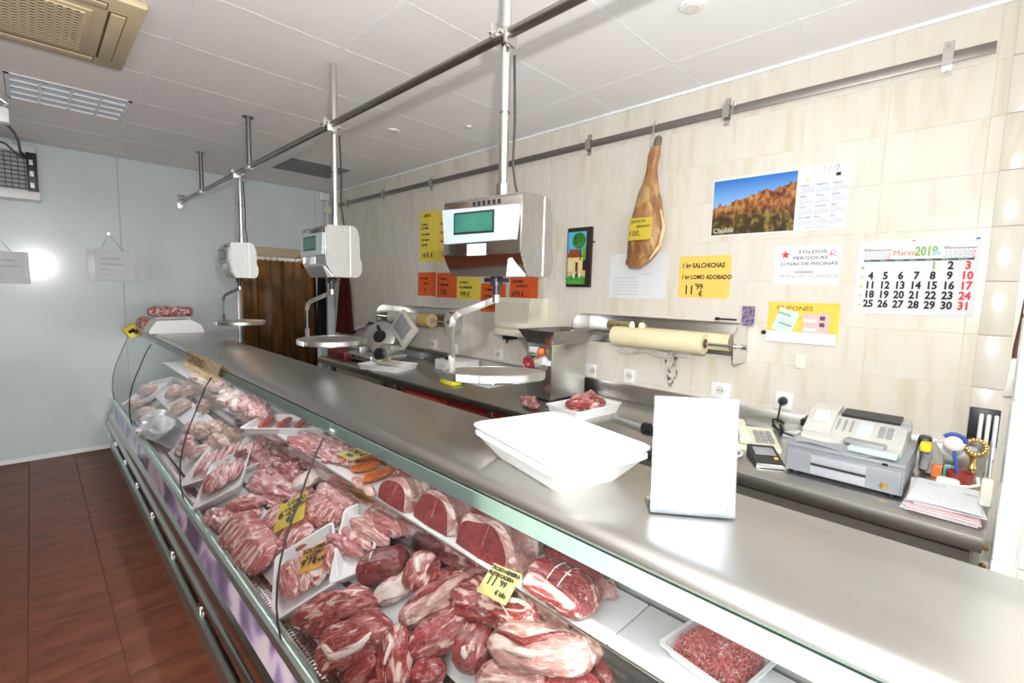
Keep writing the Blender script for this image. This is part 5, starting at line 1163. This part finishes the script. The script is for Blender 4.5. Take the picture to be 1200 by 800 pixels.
# telephone and card terminal
p = onz(893, 527, ZW)
t = thing('telephone', 'cream desk telephone with handset on the worktop', 'telephone', mat=Matrix.Translation((p.x-.05, p.y+.06, ZW)) @ Matrix.Rotation(math.radians(28), 4, 'Z'))
link('phone_body', MB().prism([(-.10, 0), (-.10, .02), (.10, .055), (.10, 0)], -.085, .085), CREAM, t, world=False)
link('handset', MB().box((-.055, .0, .062), (.045, .20, .024), .010, Matrix.Rotation(.18, 3, 'X')).box((-.055, -.085, .04), (.05, .04, .03), .01).box((-.055, .085, .07), (.05, .04, .03), .01), CREAM, t, world=False)
for i in range(3):
    for j in range(4): link('key', MB().box((.005+.026*i, -.055+.03*j, .034+.0053*j), (.019, .02, .010), .002), GREYP, t, world=False)
p = onz(893, 544, ZW)
t = thing('card_terminal', 'dark grey card payment terminal in front of the telephone', 'card terminal', mat=Matrix.Translation((p.x, p.y+.03, ZW)) @ Matrix.Rotation(math.radians(32), 4, 'Z'))
link('terminal_body', MB().prism([(-.075, 0), (-.075, .022), (.075, .05), (.075, 0)], -.05, .05), BLACK, t, world=False); link('silver_edge', MB().b(-.051, .051, -.078, -.072, .004, .02, .002), POL, t, world=False)
link('screen', MB().box((0, .02, .041), (.075, .06, .004), .001, Matrix.Rotation(.184, 3, 'X')), GREYP, t, world=False); link('orange_key', MB().box((.03, -.035, .032), (.014, .012, .006), .001, Matrix.Rotation(.184, 3, 'X')), AMB, t, world=False)
solo('phone_cord', MB().tube([onz(862+8*math.cos(k*.7), 531+4*math.sin(k*.7), ZW+.008+.0012*k) for k in range(20)], .004, 6), WHITE, 'coiled white telephone cord beside the handset', 'cable')
# cash drawer and fax
t = thing('cash_drawer', 'silver grey metal cash drawer on the worktop below the fax', 'cash drawer', (-.31, 2.18, ZW))
X0, X1, Y0, Y1 = -.492, -.142, 1.985, 2.40
link('cabinet', MB().b(X0, X1, Y0+.006, Y1, ZW+.012, ZW+.115, .004), DRAWERG, t); link('top_trim', MB().b(X0-.002, X1+.002, Y0, Y1, ZW+.105, ZW+.118, .003), DRAWERG, t)
dr = link('drawer_front', MB().b(X0+.006, X1-.006, Y0-.004, Y0+.008, ZW+.016, ZW+.096, .002), DRAWERG, t)
link('slot', MB().b(X0+.085, X1-.10, Y0-.0055, Y0-.003, ZW+.052, ZW+.058), BLACK, dr, False); link('raised_panel', MB().b(X0+.085, X1-.10, Y0-.008, Y0-.003, ZW+.062, ZW+.088, .001), plain('pale_drawer_grey', (.40, .42, .46), .4), dr); link('raised_panel', MB().b(X0+.085, X1-.10, Y0-.008, Y0-.003, ZW+.02, ZW+.048, .001), plain('pale_drawer_grey', (.40, .42, .46), .4), dr)
link('lock', MB().lathe((X1-.05, Y0-.004, ZW+.038), [(.011, 0), (.011, .005), (.004, .006)], 16, (0, -1, 0)), GOLD, dr); link('badge', MB().b(X1-.06, X1-.045, Y0-.002, Y0+.001, ZW+.106, ZW+.114), BLACK, t)
for dx in (.03, .32):
    for dy in (.03, .37): link('foot', MB().lathe((X0+dx, Y0+dy, ZW), [(.014, 0), (.014, .014)], 12), BLACK, t)
zf = ZW+.118
t = thing('fax_machine', 'cream fax machine with keypad on top of the cash drawer', 'fax machine', (-.32, 2.25, zf))
FAXC = plain('fax_cream', (.64, .635, .59), .45)
link('lower_body', MB().prism([(2.09, zf), (2.09, zf+.018), (2.16, zf+.03), (2.25, zf+.070), (2.37, zf+.082), (2.39, zf+.07), (2.39, zf)], -.47, -.165), FAXC, t)
link('handset_cradle', MB().prism([(2.12, zf+.025), (2.17, zf+.045), (2.25, zf+.088), (2.36, zf+.102), (2.37, zf+.08), (2.24, zf+.06)], -.475, -.385), FAXC, t)
link('handset', MB().box((-.43, 2.215, zf+.072), (.06, .07, .02), .01, Matrix.Rotation(.48, 3, 'X')), plain('fax_white', (.72, .72, .69), .4), t)
def fx(x, v): return Vector((x, 2.165+v*.075, zf+.033+v*.035))
kr = Matrix.Rotation(math.atan2(.035, .075), 3, 'X')
for i in range(3): link('dark_key_row', MB().box(fx(-.372+.022*i, .55), (.007, .07, .006), .001, kr), GREYP, t)
link('number_pad', MB().box(fx(-.285, .5), (.045, .085, .005), .001, kr), plain('blue_white_keys', (.62, .72, .85), .4, var=.3, scale=180), t)
for i in range(2):
    for j in range(3): link('key', MB().box(fx(-.235+.024*i, .2+.3*j), (.018, .018, .006), .001, kr), GREYP, t)
link('paper_slot', MB().prism([(2.27, zf+.068), (2.27, zf+.082), (2.36, zf+.092), (2.36, zf+.08)], -.375, -.19), BLACK, t)
link('side_knob', MB().tube([(-.185, 2.26, zf+.066), (-.155, 2.26, zf+.066)], .018, 14), GREYP, t)
solo('folded_paper', MB().sheet([[(-.47+.05*i, 2.0+.022*j, zf+.004+.006*math.sin(i*1.3+j)+.002*j) for j in range(4)] for i in range(7)], .002), PAPER, 'crumpled white papers lying on the front of the cash drawer', 'paper')
solo('calculator', MB().box((-.235, 2.03, zf+.016), (.14, .06, .018), .005, Matrix.Rotation(-.06, 3, 'Z')), plain('pale_teal_plastic', (.55, .66, .64), .4), 'pale greenish calculator lying flat before the fax', 'calculator')
solo('calculator', MB().box((-.265, 2.065, zf+.030), (.12, .05, .014), .004, Matrix.Rotation(-.12, 3, 'Z')), GREYP, 'grey gadget under the fax keypad behind the calculator', 'calculator')
solo('coin_box', MB().b(-.52, -.44, 2.28, 2.38, zf, zf+.03, .004), BLACK, 'small black box left of the fax on cash drawer', 'box')
t = thing('barcode_scanner', 'black and yellow handheld gun tool standing right of the cash drawer', 'tool', (-.13, 2.40, ZW))
link('grip', MB().tube([(-.118, 2.37, ZW+.02), (-.112, 2.38, ZW+.07), (-.118, 2.37, ZW+.11)], [.014, .016, .02], 10), GREYP, t); link('yellow_head', MB().box((-.115, 2.33, ZW+.118), (.035, .06, .035), .01), SPY, t); link('dark_head', MB().box((-.122, 2.375, ZW+.13), (.04, .06, .035), .01), BLACK, t)
solo('grey_pouch', body_mb if False else MB().tube([(-.085, 2.39, ZW+.005), (-.088, 2.40, ZW+.06), (-.105, 2.41, ZW+.12)], [.028, .024, .014], 12), plain('grey_fabric', (.35, .35, .33), .9, bump=.4, scale=90), 'grey crumpled pouch between cash drawer and red pot', 'pouch')
# papers
t = thing('paper_stack', 'untidy stack of white and pink invoices at worktop right end', 'papers', (-.045, 2.03, ZW))
for k in range(9):
    a = rnd.uniform(-.12, .12); x = -.045+rnd.uniform(-.008, .008); y = 2.03+rnd.uniform(-.015, .015)
    link('sheet', MB().box((x, y, ZW+.003+.005*k), (.165, .25, .0025), 0, Matrix.Rotation(a, 3, 'Z')), plain('pink_paper', (.85, .55, .58), .8) if k in (2, 4) else PAPER, t, False)
text('Factura', .016, t, Vector((-.09, 2.1, ZW+.0455)), GREYINK, Matrix.Identity(4)); text('Albarán\nTotal 48,20', .010, t, Vector((.0, 2.08, ZW+.0455)), GREYINK, Matrix.Identity(4))
# desk organiser with red pot, brush, ornament
t = thing('pen_pot', 'red pot with pens at the back right of worktop', 'pot', (-.015, 2.28, ZW))
px_ = -.015
link('pot', MB().lathe((px_, 2.28, ZW), [(.026, 0), (.032, .01), (.038, .062), (.035, .062), (.029, .012), (.001, .010)], 24), plain('pot_red', (.30, .04, .03), .4), t)
link('white_strap', MB().tube([(.030, 2.26, ZW+.058), (.034, 2.235, ZW+.04), (.012, 2.225, ZW+.03), (-.02, 2.232, ZW+.022)], .005, 8), WHITE, t)
bh = ony(1118, 519, 2.29)
t = thing('blue_brush', 'blue handled round brush with white pad standing in the pot', 'brush', (px_, 2.28, ZW+.02))
link('handle', MB().tube([(px_, 2.28, ZW+.015), bh+Vector((0, .008, -.01))], .005, 10), BLUEP, t); link('pad', MB().ball(bh, .030, (1, .45, .95)), plain('white_pad', (.86, .80, .76), .8), t)
link('blue_arc', MB().tube([bh+Vector((.030*math.cos(a), -.003, .004+.028*math.sin(a))) for a in [.1+k*.28 for k in range(10)]], .0075, 8), BLUEP, t)
gc = ony(1144, 524, 2.36); gx_, gz = gc.x, gc.z
t = thing('gilt_mirror', 'small ornate gold framed mirror on a stand by the red pot', 'ornament', (gx_, 2.36, ZW))
fr = MB()
for k in range(16): a = 2*PI*k/16; fr.ball((gx_+.026*math.cos(a), 2.36, gz+.026*math.sin(a)), .0085, (1, .7, 1), 8, 6)
link('gold_frame', fr, GOLD, t); link('mirror', MB().lathe((gx_, 2.362, gz), [(.001, 0), (.022, 0), (.022, .006), (.001, .008)], 24, (0, -1, 0)), POL, t)
link('stand', MB().lathe((gx_-.004, 2.36, ZW), [(.026, 0), (.026, .01), (.009, .02), (.008, .05), (.014, .065), (.008, .08), (.009, max(.1, gz-ZW-.04)), (.014, max(.11, gz-ZW-.03))], 16), GOLD, t)
solo('steel_backboard', MB().b(-.135, .045, 2.44, 2.452, ZW, ZW+.115, .002), STEEL, 'steel splash plate standing behind the red pot', 'plate')
for x_, m_, lb in ((-.075, plain('orange_marker', (.8, .22, .06), .4), 'orange marker box before the steel splash plate'), (-.05, plain('teal_box', (.06, .42, .40), .4), 'teal packet between the red pot and pouch')):
    solo('small_box', MB().b(x_-.02, x_+.02, 2.36, 2.40, ZW, ZW+.05, .006), m_, lb, 'box')
solo('small_box', MB().b(-.075, -.01, 2.20, 2.25, ZW, ZW+.045, .012), WHITE, 'white plastic packet in front of the teal packet', 'box')
# knife rack and things hanging in the back corner
kx = ony(1168, 530, WY-.06)
t = thing('knife_rack', 'black wall rack of white handled knives in the right corner', 'knife rack', (.03, WY-.06, 1.0))
link('rack', MB().b(-.012, .072, WY-.085, WY-.057, 1.02, 1.16, .003), BLACK, t)
for k in range(3): link('knife_handle', MB().box((.022+.020*k, WY-.10, 1.06), (.013, .022, .17), .006), WHITE, t)
t = thing('hanging_stick', 'brown wooden handled cleaver hanging in the right corner', 'tool', (.055, WY-.08, 1.25))
link('wooden_handle', MB().tube([(.098, WY-.075, 1.58), (.097, WY-.08, 1.50), (.089, WY-.08, 1.40), (.087, WY-.08, 1.36)], [.008, .011, .010, .008], 10), BROWN, t); link('blade', MB().prism([(.084, 1.37), (.091, 1.37), (.095, 1.22), (.068, 1.22), (.077, 1.28)], WY-.082, WY-.079, 'y'), STEEL, t)
t = thing('plastic_bags', 'bunch of thin white carrier bags hanging below the knife rack', 'bags', (.05, 2.2, .95))
for k in range(3):
    rows = [[(.058+.010*k+.014*j, 2.0+.03*k+.01*math.sin(i+j), 1.02-.03*i+.004*math.sin(3*j+k)) for j in range(3)] for i in range(7)]
    link('bag', MB().sheet(rows, .002), BEIGEP, t)
t = thing('bag_dispenser', 'white plastic handle hook at the right worktop corner', 'hook', (.05, 1.95, .97))
link('hook_body', MB().box((.048, 1.96, 1.0), (.028, .02, .085), .008), BEIGEP, t); link('stem', MB().tube([(.048, 1.96, 1.04), (.046, 1.97, 1.15)], .004, 6), STEEL, t)
for z_ in (.80, .855): solo('brass_valve', MB().lathe((.058, 1.90, z_), [(.008, 0), (.009, .006), (.005, .015)], 12, (0, -1, 0)), GOLD, 'small brass valve below the worktop right end, ' + ('lower' if z_ < .82 else 'upper'), 'valve')

# ------------------------------------------------------------------ far wall, ceiling fixtures, corner
def hang_sign(px, label, nail, l_):
    P = [onx(x, y, FARX+.012) for x, y in px]; y0, y1 = (P[0].y+P[3].y)/2, (P[1].y+P[2].y)/2; z1, z0 = (P[0].z+P[1].z)/2, (P[2].z+P[3].z)/2
    t = thing('hanging_sign', label, 'sign', (FARX+.012, (y0+y1)/2, z0), 0, 'framed notices on the cold room wall')
    link('pocket', MB().b(FARX+.004, FARX+.009, y0, y1, z0, z1, .001), plain('pale_pocket', (.74, .77, .80), .2), t); link('sheet', MB().b(FARX+.009, FARX+.0105, y0+.05, y1-.03, z0+.02, z1-.02), PAPER, t, False)
    R = Matrix.Rotation(PI/2, 4, 'Z') @ Matrix.Rotation(PI/2, 4, 'X'); h_ = z1-z0
    for s, fz, sz, ik in l_: text(s, sz*h_*.62, t, Vector((FARX+.012, y0+.09*(y1-y0)/.36, z0+fz*h_)), ik, R)
    n = onx(*nail, FARX+.012); link('nail', MB().lathe((FARX, n.y, n.z), [(.012, 0), (.012, .02)], 10, (1, 0, 0)), POL, t)
    link('string', MB().tube([(FARX+.008, y0+.10, z1), n, (FARX+.008, y1-.10, z1)], .002, 5), GREYP, t)
ln = [('PRODUCTOS FRESCOS', .70, .09, BLUEINK), ('NO TOCAR EL GÉNERO', .52, .09, BLUEINK), ('Gracias', .36, .09, GREYINK), ('________', .2, .09, INK)]
hang_sign(((101, 293), (161, 293), (162, 329), (104, 329)), 'framed notice hanging from a nail at the panel seam', (127, 274), ln)
hang_sign(((-28, 294), (33, 294), (36, 332), (-25, 332)), 'framed notice cut by the left edge of the photo', (-6, 274), ln)
# insect killer / heater
x0 = -5.60
P = [onx(0, 175, x0), onx(40, 180, x0), onx(46, 236, x0), onx(0, 228, x0)]
t = thing('insect_killer', 'wall mounted insect killer with dark wire grid, upper left', 'insect killer', (x0, -.1, 2.25))
y1 = P[1].y; z1, z0 = P[1].z-.0, P[2].z+.07
link('housing', MB().b(FARX, x0, y1-.60, y1, z0, z1, .01), WHITE, t); link('top_cap', MB().b(FARX, x0+.03, y1-.61, y1+.01, z1-.01, z1+.05, .012), plain('light_grey_housing', (.62, .64, .66), .4), t); link('lower_tray', MB().b(FARX, x0+.04, y1-.61, y1+.02, z0-.07, z0, .008), WHITE, t)
link('dark_cavity', MB().b(x0, x0+.006, y1-.58, y1-.02, z0+.01, z1-.02), GREYP, t, False)
g = MB()
for k in range(9): g.tube([(x0+.02, y1-.59, z0+.02+k*(z1-z0-.04)/8), (x0+.02, y1-.01, z0+.02+k*(z1-z0-.04)/8)], .003, 5)
for k in range(16): g.tube([(x0+.022, y1-.58+k*.037, z0+.01), (x0+.022, y1-.58+k*.037, z1-.01)], .002, 5)
link('wire_grid', g, BLACK, t)['kind'] = 'stuff'
link('side_post', MB().b(x0, x0+.03, y1-.05, y1+.012, z0, z1, .003), BLACK, t)
for k in range(3): link('post_contact', MB().b(x0+.03, x0+.034, y1-.035, y1-.012, z0+.03+k*.09, z0+.07+k*.09), POL, t, False)
xs_ = onz(3, 112, CZ-.03).x
def cb(x, y, f): return onx(x, y, xs_+(x0+.03-xs_)*f)
solo('power_cable', MB().tube([cb(-2, 140, 0), cb(6, 144, .1), cb(16, 154, .3), cb(22, 166, .6), cb(24, 177, .85), cb(29, 184, 1)], .008, 8).tube([cb(-10, 163, .2), cb(6, 168, .4), cb(18, 179, .8), cb(29, 185, 1)], .007, 8), BLACK, 'black cable looping from ceiling socket to the insect killer', 'cable')
p = onx(1, 132, xs_); t = thing('ceiling_socket', 'small white socket with silver clip at upper left edge', 'socket', (p.x, p.y, p.z-.05)); link('plug', MB().b(p.x-.04, p.x+.04, p.y-.06, p.y+.035, p.z-.06, p.z+.03, .01), WHITE, t); link('clip', MB().tube([(p.x, p.y, p.z+.03), (p.x, p.y+.03, p.z+.06), (p.x, p.y-.01, p.z+.09), (p.x, p.y-.01, CZ)], .012, 8), POL, t)
# fluorescent louvre light
xa, xb, ya, yb = LT
t = thing('ceiling_light', 'recessed ceiling light with mirrored louvre, unlit, upper left', 'ceiling light', ((xa+xb)/2, (ya+yb)/2, CZ))
link('frame', MB().b(xa+.012, xb-.012, ya+.012, ya+.03, CZ-.004, CZ+.014).b(xa+.012, xb-.012, yb-.03, yb-.012, CZ-.004, CZ+.014).b(xa+.012, xa+.03, ya+.012, yb-.012, CZ-.004, CZ+.014).b(xb-.03, xb-.012, ya+.012, yb-.012, CZ-.004, CZ+.014), WHITE, t, False)
link('reflector', MB().b(xa+.02, xb-.02, ya+.02, yb-.02, CZ+.012, CZ+.018), plain('reflector_grey', (.80, .83, .86), .3), t, False)
for k in range(1, 4): y = ya+.02+(yb-ya-.04)*k/4; link('cross_louvre', MB().b(xa+.02, xb-.02, y-.006, y+.006, CZ-.004, CZ+.014), POL, t, False)
for k in range(1, 8): x = xa+.02+(xb-xa-.04)*k/8; link('louvre_blade', MB().b(x-.004, x+.004, ya+.02, yb-.02, CZ-.003, CZ+.013), plain('louvre_grey', (.40, .45, .50), .3) if k % 2 else plain('louvre_white', (.82, .85, .88), .3), t, False)
for k in range(4): x = xa+.02+(xb-xa-.04)*(k+.5)/4; link('tube', MB().tube([(x-.02, ya+.03, CZ+.008), (x-.02, yb-.03, CZ+.008)], .006, 8), plain('white_tube', (.9, .9, .92), .3), t)
# grey ceiling vent
xa, xb, ya, yb = VT
t = thing('ceiling_vent', 'grey rectangular ceiling vent panel near the back wall', 'vent', ((xa+xb)/2, (ya+yb)/2, CZ))
link('vent_frame', MB().b(xa+.01, xb-.01, ya+.01, yb-.01, CZ+.001, CZ+.012, .002), plain('vent_grey', (.20, .20, .20), .7), t)
for k in range(14): x = xa+.035+k*(xb-xa-.07)/13; link('slat', MB().b(x-.012, x+.012, ya+.02, yb-.02, CZ-.002, CZ+.001), plain('vent_slat_grey', (.24, .24, .24), .7), t, False)
# ceiling air conditioner
x1, x2, y2 = -3.30, -2.50, .395
t = thing('air_conditioner', 'beige cassette air conditioner in the ceiling, top left corner', 'air conditioner', (x1+.4, 0, CZ))
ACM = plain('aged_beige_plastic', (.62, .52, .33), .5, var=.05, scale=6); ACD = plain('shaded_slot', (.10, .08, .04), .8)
link('panel', MB().b(x1, x2, y2-.82, y2, CZ-.035, CZ-.004, .012), ACM, t)
link('intake_frame', MB().b(x1+.16, x2-.16, y2-.66, y2-.16, CZ-.043, CZ-.03, .004), ACM, t); link('intake_dark', MB().b(x1+.185, x2-.185, y2-.635, y2-.185, CZ-.0455, CZ-.042), ACD, t, False)
for k in range(18): y = y2-.63+k*.0258; link('grille_bar', MB().b(x1+.18, x2-.18, y-.0055, y+.0055, CZ-.052, CZ-.045), ACM, t, False)
for k in range(16): x = x1+.19+k*.0285; link('grille_cross_bar', MB().b(x-.005, x+.005, y2-.64, y2-.18, CZ-.049, CZ-.045), ACM, t, False)
for (a, b2, c, d) in ((x1+.12, x2-.12, y2-.115, y2-.055), (x1+.05, x1+.11, y2-.72, y2-.12), (x2-.11, x2-.05, y2-.72, y2-.12)):
    sl = link('outlet_slot', MB().b(a, b2, c, d, CZ-.037, CZ-.034), ACD, t, False); link('outlet_flap', MB().b(a+.006, b2-.006, c+.008, d-.004, CZ-.042, CZ-.036, .002), ACM, sl)
for px, py, lb in ((811, 7, 'round recessed ceiling downlight nearest the top edge'), (461, 153, 'small round ceiling fitting between pipe and back wall'), (549, 148, 'tiny ceiling fitting beside the nearest scale pole')):
    p = onz(px, py, CZ); k = .045 if px != 549 else .02
    t = thing('ceiling_spot', lb, 'ceiling light', (p.x, p.y, CZ), 0, 'small round fittings on the ceiling'); link('ring', MB().lathe((p.x, p.y, CZ-.008), [(k*.7, 0), (k, .002), (k*1.05, .014)], 20), WHITE, t); link('lens', MB().lathe((p.x, p.y, CZ-.0095), [(.001, 0), (k*.6, 0), (k*.6, .004)], 16), plain('lens_cream', (.80, .76, .66), .3), t)
# junction box and conduit in the far corner
t = thing('junction_box', 'white junction box with conduit high in the far corner', 'junction box', (FARX+.03, 2.53, 2.2))
p0 = onx(374, 225, FARX+.02); p1 = onx(385, 236, FARX+.02)
link('box', MB().b(FARX, FARX+.05, p0.y, p1.y, p1.z, p0.z, .005), WHITE, t); link('conduit', MB().tube([(FARX+.015, p1.y-.02, p1.z), (FARX+.015, p1.y-.02, p1.z-.55)], .018, 10), WHITE, t); link('clip_box', MB().b(FARX, FARX+.045, p1.y-.06, p1.y+.02, p1.z-.14, p1.z-.06, .004), CREAM, t)
# coats and apron in the corner
def cloth(cx, cy, w0, w1, zt, zb, along, ph):
    mb = MB(); rows = []
    for i in range(14):
        s = i/13; ww = w0+(w1-w0)*s**.7; row = []
        for j in range(13):
            u = j/12-.5; d = .022*math.sin(u*16+ph)*(.3+s) + .05*(1-4*u*u)
            row.append((cx+d, cy+u*ww, zt+(zb-zt)*s+.03*u*u) if along == 'y' else (cx+u*ww, cy-d, zt+(zb-zt)*s+.03*u*u))
        rows.append(row)
    return mb.sheet(rows, .006)
t = thing('hanging_coat', 'dark coat hanging beside the strip curtain door', 'coat', (FARX+.03, 2.47, 1.0)); link('coat_cloth', cloth(FARX+.035, 2.455, .07, .12, 1.80, .9, 'y', 0), DKCL, t); link('coat_hook', MB().tube([(FARX, 2.455, 1.81), (FARX+.05, 2.455, 1.80), (FARX+.05, 2.455, 1.83)], .006, 8), POL, t)
t = thing('hanging_apron', 'dark red apron hanging from a hook on the tiled wall', 'apron', (-5.28, WY-.05, 1.0)); link('apron_cloth', cloth(-5.30, WY-.02, .12, .42, 1.72, 1.02, 'x', 1.3), REDCL, t); link('apron_strap', MB().tube([(-5.33, WY-.06, 1.71), (-5.30, WY-.05, 1.86), (-5.27, WY-.06, 1.71)], .008, 8), BEIGEP, t); link('apron_hook', MB().tube([(-5.30, WY, 1.87), (-5.30, WY-.06, 1.86), (-5.30, WY-.06, 1.89)], .007, 8), POL, t)
solo('cloth_bundle', MB().ball((FARX+.10, 2.33, 1.80), .09, (.5, 1.6, .7)), REDCL, 'dark red cloth bundle above the door jamb behind middle scale', 'cloth')
solo('white_post', MB().b(-5.66, -5.60, 2.50, 2.585, 0.0, 1.70, .006), PILT, 'white narrow post in the far corner beside the dark coat', 'post')
